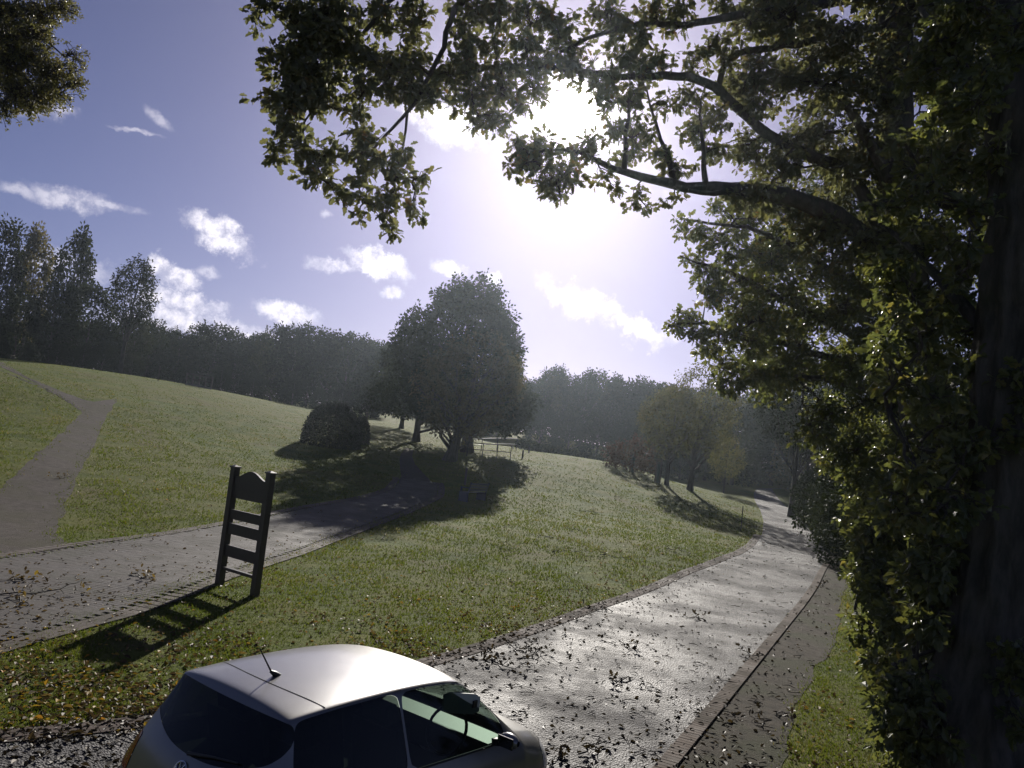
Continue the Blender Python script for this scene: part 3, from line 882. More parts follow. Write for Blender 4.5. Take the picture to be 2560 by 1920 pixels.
paint, tp = new_mat('silver_paint')
fl = tp.n('ShaderNodeTexVoronoi', Vector=tp.n('ShaderNodeTexCoord').outputs['Object'], Scale=900.0)
dn = tp.noise(tp.n('ShaderNodeTexCoord').outputs['Object'], 3.0, 6.0, 0.7)
pcol = tp.mix(tp.smooth(dn, 0.45, 0.75, 0, .35), (0.200, 0.196, 0.196, 1), (0.150, 0.144, 0.140, 1))
pp = tp.n('ShaderNodeBsdfPrincipled', Base_Color=pcol, Metallic=0.5, Roughness=tp.m('MULTIPLY_ADD', dn, 0.10, 0.25))
pp.inputs['Coat Weight'].default_value = 0.4; pp.inputs['Coat Roughness'].default_value = 0.13
tp.set(pp.inputs['Normal'], bump(tp, fl.outputs['Distance'], 0.06, 0.001))
out(tp, pp.outputs[0])
M['paint'] = paint
def glass_mat(name, tint, through):
    m, t = new_mat(name)
    g = t.n('ShaderNodeBsdfPrincipled', Base_Color=(0.006, 0.008, 0.007, 1), Roughness=0.05)
    g.inputs['Specular IOR Level'].default_value = 0.5
    tr = t.n('ShaderNodeBsdfTransparent', Color=tint)
    mx = t.n('ShaderNodeMixShader', Fac=through)
    t.set(mx.inputs[1], g.outputs[0]); t.set(mx.inputs[2], tr.outputs[0])
    out(t, mx.outputs[0])
    return m
M['glass'] = glass_mat('window_glass', (0.56, 0.66, 0.60, 1), 0.50)
M['tint'] = glass_mat('tinted_rear_glass', (0.30, 0.36, 0.33, 1), 0.35)
M['black'] = plain('black_plastic', (0.012, 0.012, 0.013), 0.45)
M['seam'] = plain('panel_gap', (0.010, 0.010, 0.010), 0.8)
M['seat'] = plain('dark_seat_cloth', (0.018, 0.018, 0.020), 0.9)
M['visor'] = plain('grey_visor', (0.42, 0.44, 0.42), 0.7)
M['redlens'] = plain('red_lens', (0.30, 0.010, 0.006), 0.12, coat=0.6)
M['clearlens'] = plain('clear_lens', (0.45, 0.46, 0.48), 0.10, coat=0.6)
M['chrome'] = plain('chrome', (0.6, 0.6, 0.62), 0.18, 1.0)
M['rubber'] = plain('tyre_rubber', (0.014, 0.014, 0.014), 0.85)
M['alloy'] = plain('wheel_alloy', (0.35, 0.35, 0.36), 0.35, 0.8)

co, cf, cst = build_car()
xs_ = [q[0] for q in cst]
def fields():
    x, y, z = co.T; ay = np.abs(y)
    zr = np.interp(x, xs_, [q[1][7][1] for q in cst]); zb = np.interp(x, xs_, [q[1][5][1] for q in cst]); yr = np.interp(x, xs_, [q[1][7][0] for q in cst])
    return x, y, z, ay, zr, zb, yr
PIECES = {}
def carve(key, fn):
    global co, cf
    co, PIECES[key], cf = clip_split(co, cf, fn(*fields()))
for s_ in (-1, 1):
    carve(('side', s_), lambda x, y, z, ay, zr, zb, yr: smin(z - zb - .016, zr - .022 - z, x + .52,   .70 - x, s_ * y - .3))
    carve(('quarter', s_), lambda x, y, z, ay, zr, zb, yr: smin(z - zb - .016, zr - .022 - z, x + 1.58 + (z - 1.0) * -.16, -.545 - x, s_ * y - .3))
    carve(('tail', s_), lambda x, y, z, ay, zr, zb, yr: smin(-1.56 - x, s_ * y - .60, z - .80, 1.03 - z, k=.012))
    carve(('head', s_), lambda x, y, z, ay, zr, zb, yr: smin(x - 1.26, s_ * y - .44, z - .60, .775 - z, k=.015))
    for wx in (1.04, -1.22):
        carve(('arch', s_, wx), lambda x, y, z, ay, zr, zb, yr: np.minimum(s_ * y - .6, .345 - np.hypot(x - wx, z - .30)))
carve('windscreen', lambda x, y, z, ay, zr, zb, yr: smin(x - .28, .94 - x, yr - .035 - ay, z - .955, 1.40 - z))
carve('rear', lambda x, y, z, ay, zr, zb, yr: smin(-1.50 - x, z - 1.075 - .10 * (ay / .6) ** 2.4, 1.392 - z, yr + .06 - ay))
carve('bump_rear', lambda x, y, z, ay, zr, zb, yr: smin(-1.86 - x, .40 - z, k=.01))
carve('bump_front', lambda x, y, z, ay, zr, zb, yr: smin(x - 1.56, .45 - z, k=.01))
# the car stands on the road: roof rear corners read from the picture give its place
cRL, cRR = at_z(464, 1669, 1.43), at_z(723, 1806, 1.43)
CAR_A = R(90 - 38)
hd = np.array([math.cos(CAR_A), math.sin(CAR_A), 0])
c_mid = (cRL + cRR) / 2
c_org = c_mid + hd * 1.55 * .885; c_org[2] = float(ground_h(c_org[0], c_org[1])) + 0.022
car = thing('parked_car', 'silver hatchback car parked on the road in the foreground with roof aerial', 'car', c_org, CAR_A)
car.scale = (.885, 1, 1)
_e1 = None
vn = np.zeros((len(co), 3))
for fset in [cf] + list(PIECES.values()):
    if len(fset):
        nn = np.cross(co[fset[:, 1]] - co[fset[:, 0]], co[fset[:, 2]] - co[fset[:, 0]])
        for k in range(3): np.add.at(vn, fset[:, k], nn)
vn /= np.linalg.norm(vn, axis=1)[:, None] + 1e-12
def sub_mesh(name, f, mat, parent, push=0.0):
    if len(f) == 0: return None
    used, inv = np.unique(f, return_inverse=True)
    me = mesh_np(name, co[used] + vn[used] * push, inv.reshape(-1, 3), mat, True)
    me.normals_split_custom_set_from_vertices([tuple(q) for q in vn[used]])
    return link(name, me, parent)
body = sub_mesh('body', cf, M['paint'], car)
for s_ in (-1, 1):
    sub_mesh('side_window', PIECES[('side', s_)], M['glass'], car, -0.004)
    sub_mesh('quarter_window', PIECES[('quarter', s_)], M['tint'], car, -0.004)
    sub_mesh('tail_light', PIECES[('tail', s_)], M['redlens'], car, 0.004)
    sub_mesh('headlight', PIECES[('head', s_)], M['clearlens'], car, 0.003)
    for wx in (1.04, -1.22): sub_mesh('wheel_arch', PIECES[('arch', s_, wx)], M['black'], car, -0.003)
sub_mesh('windscreen', PIECES['windscreen'], M['glass'], car, -0.004)
sub_mesh('rear_window', PIECES['rear'], M['tint'], car, -0.003)
sub_mesh('bumper_trim', PIECES['bump_rear'], M['black'], car)
sub_mesh('bumper_trim', PIECES['bump_front'], M['black'], car)
def roof_z(x, y):
    d = (co[:, 0] - x) ** 2 + (co[:, 1] - y) ** 2 + (co[:, 2] < 0.9) * 9
    k = np.argsort(d)[:4]
    w = 1 / (d[k] + 1e-5)
    return float((co[k, 2] * w).sum() / w.sum())
# tailgate gap across the roof, and the gap beside the roof skin
ys = np.linspace(-.60, .60, 31)
seam = np.array([[-1.30 - 0.10 * (1 - (y / .6) ** 2) + .08, y, roof_z(-1.30 - 0.10 * (1 - (y / .6) ** 2) + .08, y) - 0.001] for y in ys])
mb = MB(); mb.tube(seam, 0.0048, 5); mb.build('tailgate_gap', M['seam'], body)
for s_ in (-1, 1):
    xs = np.linspace(-1.22, .24, 34)
    yy = np.interp(xs, [s[0] for s in cst], [s[1][7][0] for s in cst]) * 0.985
    ln = np.array([[x, s_ * y, roof_z(x, s_ * y) - 0.001] for x, y in zip(xs, yy)])
    mb = MB(); mb.tube(ln, 0.0045, 5); mb.build('roof_gap', M['seam'], body)
    # mirror with its silver cap
    mr = MB(); mr.bar((.50, s_ * .78, .955), (.48, s_ * .90, .985), 0.06, 0.05)
    m_o = mr.build('door_mirror', M['black'], car)
    th = np.linspace(0, 2 * np.pi, 14, endpoint=False); ph = np.linspace(-1.2, 1.2, 7)
    vv = [[  .49 + .055 * math.cos(p) * math.cos(t), s_ * .925 + .085 * math.sin(p) * 1.06, 1.005 + .058 * math.cos(p) * math.sin(t)] for p in ph for t in th]
    ff = [[i * 14 + j, i * 14 + (j + 1) % 14, (i + 1) * 14 + (j + 1) % 14, (i + 1) * 14 + j] for i in range(6) for j in range(14)]
    mb = MB(); mb.add(vv, ff); mb.build('mirror_cap', M['paint'], m_o, True)
    mb = MB(); mb.box((.432, s_ * .925, 1.005), (.010, .14, .08)); mb.build('mirror_glass', M['tint'], m_o)
    # bright waist strip below the side windows
    xs = np.linspace(-.45, .68, 22); sel = cst
    ln = np.array([[x, s_ * (np.interp(x, [s[0] for s in cst], [s[1][5][0] for s in cst]) - .004), np.interp(x, [s[0] for s in cst], [s[1][5][1] for s in cst]) + .012] for x in xs])
    mb = MB(); mb.tube(ln, 0.009, 5); mb.build('waist_strip', M['black'], car)
    mb = MB(); mb.bar((-.38, s_ * .862, .80), (-.20, s_ * .862, .80), .02, .028); mb.build('door_handle', M['paint'], car)
# tailgate edge below the rear glass and handle-cum-emblem
def rear_x(y, z):
    m = (co[:, 0] < -1.5)
    d = (co[:, 1] - y) ** 2 + (co[:, 2] - z) ** 2 + (~m) * 9
    k = np.argsort(d)[:4]; w = 1 / (d[k] + 1e-5)
    return float((co[k, 0] * w).sum() / w.sum())
ez = 0.99; ex = rear_x(0, ez); slope = (rear_x(0, ez + .06) - rear_x(0, ez - .06)) / .12
en = np.array([-1, 0, slope]); en /= np.linalg.norm(en)
eu_ = np.array([slope, 0, 1.0]); eu_ /= np.linalg.norm(eu_); er = np.array([0, -1.0, 0])
ec = np.array([ex, 0, ez]) + en * 0.006
emb = MB()
an = np.linspace(0, 2 * np.pi, 25)
emb.tube(np.array([ec + .058 * (np.cos(a) * er + np.sin(a) * eu_) for a in an]), .0055, 6, False)
for P_ in ([(-.028, .046), (-.004, .006), (.004, .006), (.028, .046)], [(-.050, .022), (-.024, -.046), (-.002, -.008), (.002, -.008), (.024, -.046), (.050, .022)]):
    emb.tube(np.array([ec + a * er + b * eu_ for a, b in P_]), .0050, 5)
emb.build('emblem', M['chrome'], car)
for y0, y1, z0 in ((-.52, .52, .62),):
    ln = np.array([[rear_x(y, z0) - .003, y, z0] for y in np.linspace(y0, y1, 21)])
    mb = MB(); mb.tube(ln, .005, 5); mb.build('tailgate_gap', M['seam'], body)
mb = MB(); mb.box((rear_x(0, .50) - .012, 0, .50), (.012, .52, .112)); mb.build('number_plate', plain('yellow_plate', (.55, .42, .05), .5), car)
ln = np.array([[-1.66 - .02, y, 1.02] for y in (0,)])
# rear wiper
wp = [np.array([rear_x(0, 1.09) - .022, 0.0, 1.09]), np.array([rear_x(-.2, 1.13) - .025, -.20, 1.125]), np.array([rear_x(-.42, 1.15) - .025, -.42, 1.15])]
mb = MB(); mb.tube(np.array(wp), [.014, .008, .006], 6); mb.build('rear_wiper', M['black'], car)
# aerial
ax0 = (-1.20, 0.04); az0 = roof_z(*ax0)
mb = MB()
mb.tube(np.array([[ax0[0] + .05, 0, az0 - .004], [ax0[0], 0, az0 + .012], [ax0[0] - .045, 0, az0 + .036]]), [.012, .021, .011], 8)
ab = mb.build('aerial_base', M['black'], car, True)
mb = MB(); mb.tube(np.array([[ax0[0] - .04, 0, az0 + .034], [ax0[0] - .17, 0, az0 + .20]]), [.0065, .0045], 6); mb.build('aerial_rod', M['black'], ab)
# cabin
for sx, px_ in ((-1, -.08), (1, -.08), (-1, -.88), (1, -.88)):
    sm = MB()
    sm.box((px_, sx * .36, .52), (.50, .48, .20)); 
    rb = np.array(Matrix.Rotation(R(-14), 3, 'Y'))
    sm.box((px_ - .28, sx * .36, .86), (.14, .46, .62), rb)
    sm.box((px_ - .36, sx * .36, 1.20), (.10, .26, .16), rb)
    sm.build('seat', M['seat'], car)
mb = MB(); mb.box((.72, 0, .80), (.40, 1.42, .22)); mb.build('dashboard', M['black'], car)
mb = MB(); mb.box((-.2, 0, .30), (3.0, 1.45, .06)); mb.build('cabin_floor', M['black'], car)
mb = MB(); mb.box((-1.45, 0, .88), (.36, 1.20, .03)); mb.build('parcel_shelf', M['seat'], car)
swc = np.array([.42, -.36, .93]); swn = np.array(Matrix.Rotation(R(-62), 3, 'Y') @ Vector((0, 0, 1)))
mb = MB(); a_ = np.array([0, 1.0, 0]); b_ = np.cross(swn, a_)
mb.tube(np.array([swc + .185 * (np.cos(t) * a_ + np.sin(t) * b_) for t in np.linspace(0, 2 * np.pi, 25)]), .014, 6, False)
mb.bar(swc - a_ * .18, swc + a_ * .18, .04, .03); mb.build('steering_wheel', M['black'], car, True)
# sun visor swung across the near side window
vis_ = MB()
vx = np.linspace(.02, .44, 7)
vv = []
for x in vx:
    r_ = 0 if .02 < x < .44 else .02
    for (dy, dz) in ((-.008, -.075 + r_), (-.008, .075 - r_), (.008, .075 - r_), (.008, -.075 + r_)):
        vv.append([x, -.612 - (x - .22) * .10 + dy, 1.235 - (x - .22) * .16 + dz])
ff = [[i * 4 + j, i * 4 + (j + 1) % 4, (i + 1) * 4 + (j + 1) % 4, (i + 1) * 4 + j] for i in range(6) for j in range(4)] + [[0, 1, 2, 3], [24, 25, 26, 27]]
vis_.add(vv, ff); vo = vis_.build('sun_visor', M['visor'], car)
mb = MB(); mb.box((.37, -.645, 1.215), (.05, .012, .05)); mb.build('visor_clip', M['black'], vo)
# wheels
for wx in (1.04, -1.22):
    for s_ in (-1, 1):
        an = np.arange(28) * 2 * np.pi / 28
        prof = [(.20, .745), (.30, .742), (.312, .76), (.312, .845), (.298, .862), (.215, .858)]
        vv = [[wx + r * math.cos(t), s_ * yv, .312 + r * math.sin(t)] for r, yv in prof for t in an]
        ff = [[i * 28 + j, i * 28 + (j + 1) % 28, (i + 1) * 28 + (j + 1) % 28, (i + 1) * 28 + j] for i in range(5) for j in range(28)]
        mb = MB(); mb.add(vv, ff); wh = mb.build('wheel', M['rubber'], car, True)
        mb = MB()
        pr = [(.215, .852), (.20, .83), (.06, .842), (.0, .846)]
        vv = [[wx + r * math.cos(t), s_ * yv, .312 + r * math.sin(t)] for r, yv in pr for t in an]
        ff = [[i * 28 + j, i * 28 + (j + 1) % 28, (i + 1) * 28 + (j + 1) % 28, (i + 1) * 28 + j] for i in range(3) for j in range(28)]
        mb.add(vv, ff)
        for k in range(5):
            t = k * 2 * np.pi / 5
            mb.bar((wx + .05 * math.cos(t), s_ * .852, .312 + .05 * math.sin(t)), (wx + .20 * math.cos(t), s_ * .848, .312 + .20 * math.sin(t)), .018, .05)
        mb.build('rim', M['alloy'], wh)
# ------------------------------------------------------------------ foliage
OAK = np.array([[0, 0], [.20, .20], [.12, .33], [.33, .52], [.20, .66], [.24, .84], [0, 1.0], [-.22, .82], [-.17, .66], [-.34, .50], [-.12, .33], [-.20, .20]])
OVAL = np.array([[0, 0], [.24, .28], [.27, .56], [0, 1.0], [-.27, .56], [-.24, .28]])
DIAM = np.array([[0, 0], [.32, .50], [0, 1.0], [-.32, .50]])
def leaves(p, axis, normal, size, shape, rnd, bend=0.18, centre=True):
    """p, axis, normal (n,3); returns verts, faces(tris), rnd per vertex"""
    n = len(p)
    axis = axis / (np.linalg.norm(axis, axis=1)[:, None] + 1e-9)
    side = np.cross(axis, normal); side /= np.linalg.norm(side, axis=1)[:, None] + 1e-9
    nn = np.cross(side, axis)
    sh = np.vstack([shape, [[0, 0.5]]]) if centre else shape
    k = len(sh)
    lx, ly = sh[:, 0], sh[:, 1]
    b = -bend * ly ** 2 + 0.35 * np.abs(lx)
    v = p[:, None] + size[:, None, None] * (lx[None, :, None] * side[:, None] + ly[None, :, None] * axis[:, None] + b[None, :, None] * nn[:, None])
    base = (np.arange(n) * k)[:, None, None]
    if centre:
        m = len(shape)
        f = np.array([[i, (i + 1) % m, m] for i in range(m)])
    else:
        m = len(shape)
        f = np.array([[0, i, i + 1] for i in range(1, m - 1)])
    f = (f[None] + base).reshape(-1, 3)
    return v.reshape(-1, 3), f, np.repeat(rnd, k)
def unit(n):
    v = rng.normal(size=(n, 3)); return v / np.linalg.norm(v, axis=1)[:, None]
class Leafage:
    def __init__(s): s.v = []; s.f = []; s.r = []; s.n = 0
    def add(s, v, f, r): s.v.append(v); s.f.append(f + s.n); s.r.append(r); s.n += len(v)
    def mesh(s, name, mat): return mesh_np(name, np.concatenate(s.v), np.concatenate(s.f), mat, False, np.concatenate(s.r))
def clusters(L, centres, per, spread, size, shape, droop=0.25, centre=True, tone=None, szvar=0.3):
    """rosettes of leaves radiating from twig ends"""
    c = np.repeat(centres, per, axis=0)
    n = len(c)
    a = unit(n); a[:, 2] -= droop
    a /= np.linalg.norm(a, axis=1)[:, None]
    p = c + a * spread * (rng.random((n, 1)) * 0.9 + 0.05)
    nrm = unit(n) * 0.9 + np.array([0, 0, 0.7])
    t = np.repeat(rng.random(len(centres)) if tone is None else tone, per)
    r = np.clip(t * 0.6 + rng.random(n) * 0.45, 0, 1)
    L.add(*leaves(p, a, nrm, size * (1 - szvar / 2 + rng.random(n) * szvar), shape, r, centre=centre))

def crooked(p, q, n=6, amp=0.08):
    """a branch line from p to q with bends"""
    p = np.asarray(p, float); q = np.asarray(q, float)
    t = np.linspace(0, 1, n)[:, None]
    l = p + (q - p) * t
    L = np.linalg.norm(q - p)
    w = rng.normal(size=(n, 3)) * amp * L * np.sin(np.pi * t)
    return l + w

# ------------------------------------------------------------------ generic standing trees
def prof_round(t): return np.sin(np.pi * np.clip(t, 0.02, .98)) ** 0.55
def prof_dome(t): return np.clip(1.02 - t ** 3.0, 0.06, 1) ** 0.70 * np.clip(t * 7 + .45, 0, 1)
def prof_tall(t): return (np.sin(np.pi * np.clip(t * .86 + .1, 0, 1)) ** 0.7)
def prof_cone(t): return np.clip(1.05 - t, 0.06, 1) ** 0.8 * np.clip(t * 6 + .3, 0, 1)
def prof_low(t): return np.clip(1 - t ** 2.6, 0.03, 1) ** 0.6
def tree_geo(H, Wd, base, prof, n_cl, per, leaf, spread, trunk_r, lobes=7, lean=(0, 0), uneven=0.22, limbs=14, trunk_top=0.85, stems=1, shape=DIAM, centre=False, spires=0):
    """returns (trunk MB, Leafage) of a tree standing at the origin"""
    T = MB(); L = Leafage()
    top = np.array([lean[0], lean[1], H * trunk_top])
    # lobed crown: random bulges at different bearings and heights
    lb = [(rng.random() * 6.28, rng.random(), rng.uniform(-1, 1)) for _ in range(lobes)]
    def rad(t, a):
        r = prof(t)
        f = np.ones_like(t)
        for b, tt, s in lb:
            f += uneven * s * np.exp(-((t - tt) / .16) ** 2) * np.exp(-(1 - np.cos(a - b)) / .35)
        return r * f * Wd / 2
    t = rng.random(n_cl * 3); a = rng.random(n_cl * 3) * 6.2832
    keep = rng.random(n_cl * 3) < np.clip(prof(t), 0.1, 1)
    t, a = t[keep][:n_cl], a[keep][:n_cl]
    rr = rad(t, a) * (0.30 + 0.70 * rng.random(len(t)) ** 0.42)
    z = base * H + t * (H * (1 - base))
    cen = np.stack([np.cos(a) * rr + lean[0] * z / H, np.sin(a) * rr + lean[1] * z / H, z], 1)
    for k in range(spires):                      # upright shoots that break the outline
        t0 = rng.uniform(.35, .96); a0 = rng.random() * 6.28; r0_ = float(rad(np.array([t0]), np.array([a0]))[0]) * .86
        z0 = base * H + t0 * H * (1 - base); m_ = 6; hh = rng.uniform(.06, .12) * H
        col = np.stack([np.cos(a0) * r0_ + lean[0] * z0 / H + rng.normal(size=m_) * .12, np.sin(a0) * r0_ + lean[1] * z0 / H + rng.normal(size=m_) * .12, z0 + np.linspace(0, hh, m_)], 1)
        cen = np.vstack([cen, col]); t = np.concatenate([t, np.full(m_, t0)])
    tone = np.clip(0.5 * rng.random(len(t)) + 0.5 * t, 0, 1)
    clusters(L, cen, per, spread, leaf, shape, 0.15, centre, tone)
    for s in range(stems):
        off = np.array([rng.normal() * .25, rng.normal() * .25, 0]) if stems > 1 else np.zeros(3)
        tt = np.linspace(0, 1, 9)
        sway = np.stack([np.sin(tt * 3 + rng.random() * 6) * .02 * H * tt, np.sin(tt * 2.6 + rng.random() * 6) * .02 * H * tt, 0 * tt], 1)
        ln = off + np.array([0, 0, -0.3]) + (top * [1, 1, 1] + off * 3 + [0, 0, .3]) * tt[:, None] + sway
        rad_ = trunk_r * (1 - tt * 0.88) ; rad_[0] *= 1.45; rad_[1] *= 1.02
        T.tube(ln, rad_ / (1 if stems == 1 else 1.5), 8)
        for k in rng.choice(len(cen), min(limbs, len(cen)), replace=False):
            q = cen[k]; hz = np.clip((q[2] / H) * 0.72 - 0.08, 0.12, 0.95)
            p = np.array([np.interp(hz, tt, ln[:, i]) for i in range(3)])
            br = crooked(p, q, 5, 0.06)
            r0 = max(trunk_r * (1 - hz) * 0.45, trunk_r * .10)
            T.tube(br, np.linspace(r0, r0 * 0.25, 5), 5, False)
    return T, L
def put_tree(name, label, cat, px, geo, bark, leafm, rz=None, group=None, D=None, scale=1.0, world=None):
    """px: pixel of the trunk foot on visible ground (or pixel + D where the foot is hidden)"""
    if world is not None: p = np.array([world[0], world[1], 0])
    else: p = on_ground(*px) if D is None else at_d(px[0], px[1], D)
    root = thing(name, label, cat, (p[0], p[1], float(ground_h(p[0], p[1]))), rng.random() * 6.28 if rz is None else rz, group)
    root.scale = (scale,) * 3
    T, L = geo if not isinstance(geo[0], bpy.types.Mesh) else (None, None)
    if T is not None:
        tm = T.mesh('trunk', bark, True); lm = L.mesh('crown', leafm)
    else: tm, lm = geo
    link('trunk', tm, root); link('crown', lm, root)
    return root, tm, lm

def prof_oak(t): return np.interp(t, [0, .12, .25, .5, .7, .8, .9, 1], [.72, .92, 1, .96, .78, .58, .35, .10])
# --- the big tree group by the path
rng = np.random.default_rng(407)
put_tree('oak_tree', 'large dark round oak tallest of the trees on the central lawn', 'tree', (1168, 1130),
         tree_geo(12.4, 10.2, .15, prof_oak, 1000, 22, .28, .58, .42, 18, lean=(-1.1, 0), uneven=.26, limbs=26, spires=40), M['farbark'], M['dark_leaf'], 0.0)
put_tree('maple_tree', 'leaning brownish tree in front of the big oak beside the path', 'tree', (1122, 1152),
         tree_geo(8.6, 7.0, .17, prof_round, 600, 14, .19, .50, .40, 9, lean=(1.5, 0), uneven=.22, limbs=22), M['farbark'], M['brown_leaf'], 0.0)
put_tree('small_lawn_tree', 'dark tree just left of the big oak with a bare lower trunk', 'tree', (1040, 1104),
         tree_geo(9.8, 8.6, .20, prof_dome, 480, 18, .26, .60, .30, 9, uneven=.28), M['farbark'], M['dark_leaf'])
put_tree('small_lawn_tree', 'small far tree between the clipped bush and the big oak', 'tree', (1003, 1071),
         tree_geo(7.2, 6.6, .22, prof_round, 240, 14, .28, .60, .24, 8), M['farbark'], M['far_leaf'])
# --- brown trees on the right lawn
put_tree('brown_lawn_tree', 'taller of the two brown leaved trees on the right lawn', 'tree', (1724, 1226),
         tree_geo(9.6, 6.4, .28, prof_tall, 330, 13, .21, .52, .22, 8, lean=(.35, 0), limbs=30), M['farbark'], M['olive_leaf'])
put_tree('brown_lawn_tree', 'shorter brown leaved tree left of the taller one on the right lawn', 'tree', (1666, 1213),
         tree_geo(7.2, 5.2, .30, prof_round, 240, 13, .20, .46, .17, 7, limbs=22), M['farbark'], M['olive_leaf'])
put_tree('young_tree', 'young staked tree with narrow yellow brown crown beside the far road', 'tree', (1809, 1233),
         tree_geo(5.2, 3.0, .28, prof_tall, 150, 12, .20, .40, .08, 6, limbs=18), M['farbark'], M['olive_leaf'])
put_tree('red_bush', 'low reddish bush at the edge of the far right wood', 'bush', (1572, 1176),
         tree_geo(2.6, 4.4, .0, prof_low, 130, 12, .22, .42, .06, 6, limbs=10, trunk_top=.5, stems=3), M['farbark'], M['red_leaf'])
# --- clipped laurel bushes
def clipped(label, px, W_, H_, D_, n, sz):
    p = on_ground(*px); r = thing('clipped_bush', label, 'bush', (p[0], p[1], float(ground_h(p[0], p[1])) - .12), 0.12, 'clipped laurel bushes by the path')
    L = Leafage(); d = unit(n); d[:, 2] = np.abs(d[:, 2]) * 1.0 - .05
    sup = (np.abs(d) ** 2.25).sum(1) ** (-1 / 2.25)
    rr = (1 - rng.random(n) ** 2 * .22)[:, None]
    pos_ = d * sup[:, None] * rr * np.array([W_ / 2, D_ / 2, H_])
    pos_ += rng.normal(size=(n, 3)) * .04
    a = d * .35 + unit(n) * .8 + [0, 0, .35]
    L.add(*leaves(pos_, a, d + unit(n) * .5, sz * (.75 + rng.random(n) * .5), OVAL, rng.random(n), centre=False))
    link('foliage', L.mesh('foliage', M['laurel_leaf']), r)
    T = MB()
    for k in range(4): T.tube(crooked((rng.normal() * .2, rng.normal() * .2, -.2), (rng.normal() * W_ * .2, rng.normal() * .3, H_ * .75), 5), np.linspace(.07, .02, 5), 6)
    T.build('stem', M['farbark'], r)
clipped('large clipped dark dome shaped bush on the lawn left of the big oak', (826, 1112), 3.75, 2.85, 3.2, 15000, .115)
clipped('smaller clipped dark bush tucked against the right of the dome', (898, 1108), 1.25, 2.0, 1.8, 3000, .115)

# --- woods: front trees one by one, copies sharing a few kinds
protos = []
for (H, Wd, base, pr, ncl) in ((12, 9, .04, prof_dome, 300), (12, 7.5, .06, prof_round, 260), (12, 6.5, .10, prof_tall, 230), (12, 5.0, .22, prof_tall, 170), (12, 8.5, .02, prof_low, 300)):
    T, L = tree_geo(H, Wd, base, pr, ncl, 13, .42, .80, .22, 9, uneven=.34, limbs=18, spires=10)
    protos.append((T, L))
for (H, Wd, base, pr, ncl) in ((12, 7.0, .42, prof_round, 620), (12, 8.0, .05, prof_dome, 800)):        # finer leaved, for nearer places
    protos.append(tree_geo(H, Wd, base, pr, ncl, 16, .20, .55, .22, 9, uneven=.34, limbs=22))
pm = {}
def wood_tree(kind, matk, px_u, v_top, D, label, group, name='woodland_tree', wide=1.0):
    """tree whose top reaches the pixel row v_top above its own foot"""
    key = (kind, matk)
    if key not in pm: pm[key] = (protos[kind][0].mesh('trunk', M['farbark'], True), protos[kind][1].mesh('crown', M[matk]))
    tp_ = at_d(px_u, v_top, D)
    gz = float(ground_h(tp_[0], tp_[1])); h = tp_[2] - gz
    root = thing(name, label, 'shrub' if name == 'shrub' else 'tree', (tp_[0], tp_[1], gz), rng.random() * 6.28, group)
    s = h / 12.0
    root.scale = (s * wide * rng.uniform(.95, 1.2), s * wide * rng.uniform(.95, 1.2), s)
    link('trunk', pm[key][0], root); link('crown', pm[key][1], root)
    return root
K_ = KS
ORD = ['first', 'second', 'third', 'fourth', 'fifth', 'sixth', 'seventh', 'eighth', 'ninth', 'tenth', 'eleventh', 'twelfth', 'thirteenth', 'fourteenth']
# left clump on the hill
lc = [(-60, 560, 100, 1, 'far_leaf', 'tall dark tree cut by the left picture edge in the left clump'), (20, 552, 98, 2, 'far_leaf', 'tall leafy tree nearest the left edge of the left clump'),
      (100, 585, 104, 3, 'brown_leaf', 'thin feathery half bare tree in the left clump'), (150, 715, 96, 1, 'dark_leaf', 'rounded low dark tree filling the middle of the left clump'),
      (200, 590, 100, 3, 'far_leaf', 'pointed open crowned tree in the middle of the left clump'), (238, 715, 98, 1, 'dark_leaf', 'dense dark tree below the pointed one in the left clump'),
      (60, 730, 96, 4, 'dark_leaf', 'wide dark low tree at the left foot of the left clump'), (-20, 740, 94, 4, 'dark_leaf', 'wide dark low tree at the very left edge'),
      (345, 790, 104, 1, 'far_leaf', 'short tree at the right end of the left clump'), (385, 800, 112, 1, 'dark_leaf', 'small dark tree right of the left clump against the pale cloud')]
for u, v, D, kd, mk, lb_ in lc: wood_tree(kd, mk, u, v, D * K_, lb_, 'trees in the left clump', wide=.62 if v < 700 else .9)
# the tall slim tree with a bare trunk
def slim():
    T, L = tree_geo(15.5, 5.6, .42, prof_round, 260, 13, .34, .62, .30, 8, lean=(.4, 0), uneven=.3, limbs=26, trunk_top=.93)
    return T, L
sp_ = at_d(300, 930, 97 * K_); tp_ = at_d(330, 640, 97 * K_)
put_tree('slim_tree', 'tall slim tree with long bare trunk at the right of the left clump', 'tree', None, slim(), M['farbark'], M['far_leaf'], 0.0, world=sp_, scale=(tp_[2] - float(ground_h(sp_[0], sp_[1]))) / 15.5)
for i, (u, vt, D) in enumerate([(70, 860, 92), (150, 850, 94), (215, 858, 95), (265, 850, 96), (335, 880, 99), (10, 845, 91)]):
    wood_tree(4, 'dark_leaf', u, vt, D * K_, 'low dark shrub at the foot of the left clump, %s from its left' % ORD[[1, 2, 3, 4, 5, 0][i]], 'shrubs at the foot of the left clump', 'shrub')
# middle wood
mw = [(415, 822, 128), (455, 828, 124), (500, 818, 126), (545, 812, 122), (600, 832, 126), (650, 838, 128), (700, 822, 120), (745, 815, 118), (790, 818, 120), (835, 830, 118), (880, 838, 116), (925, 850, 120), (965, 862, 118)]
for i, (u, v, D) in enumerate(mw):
    wood_tree([1, 0, 4, 1, 0, 4, 0, 1, 0, 2, 1, 0, 1][i], ['dark_leaf', 'dark_leaf', 'far_leaf', 'dark_leaf'][i % 4], u, v, D * K_, 'dark tree in the middle wood behind the lawn, %s from its left end' % ORD[i], 'trees of the middle wood')
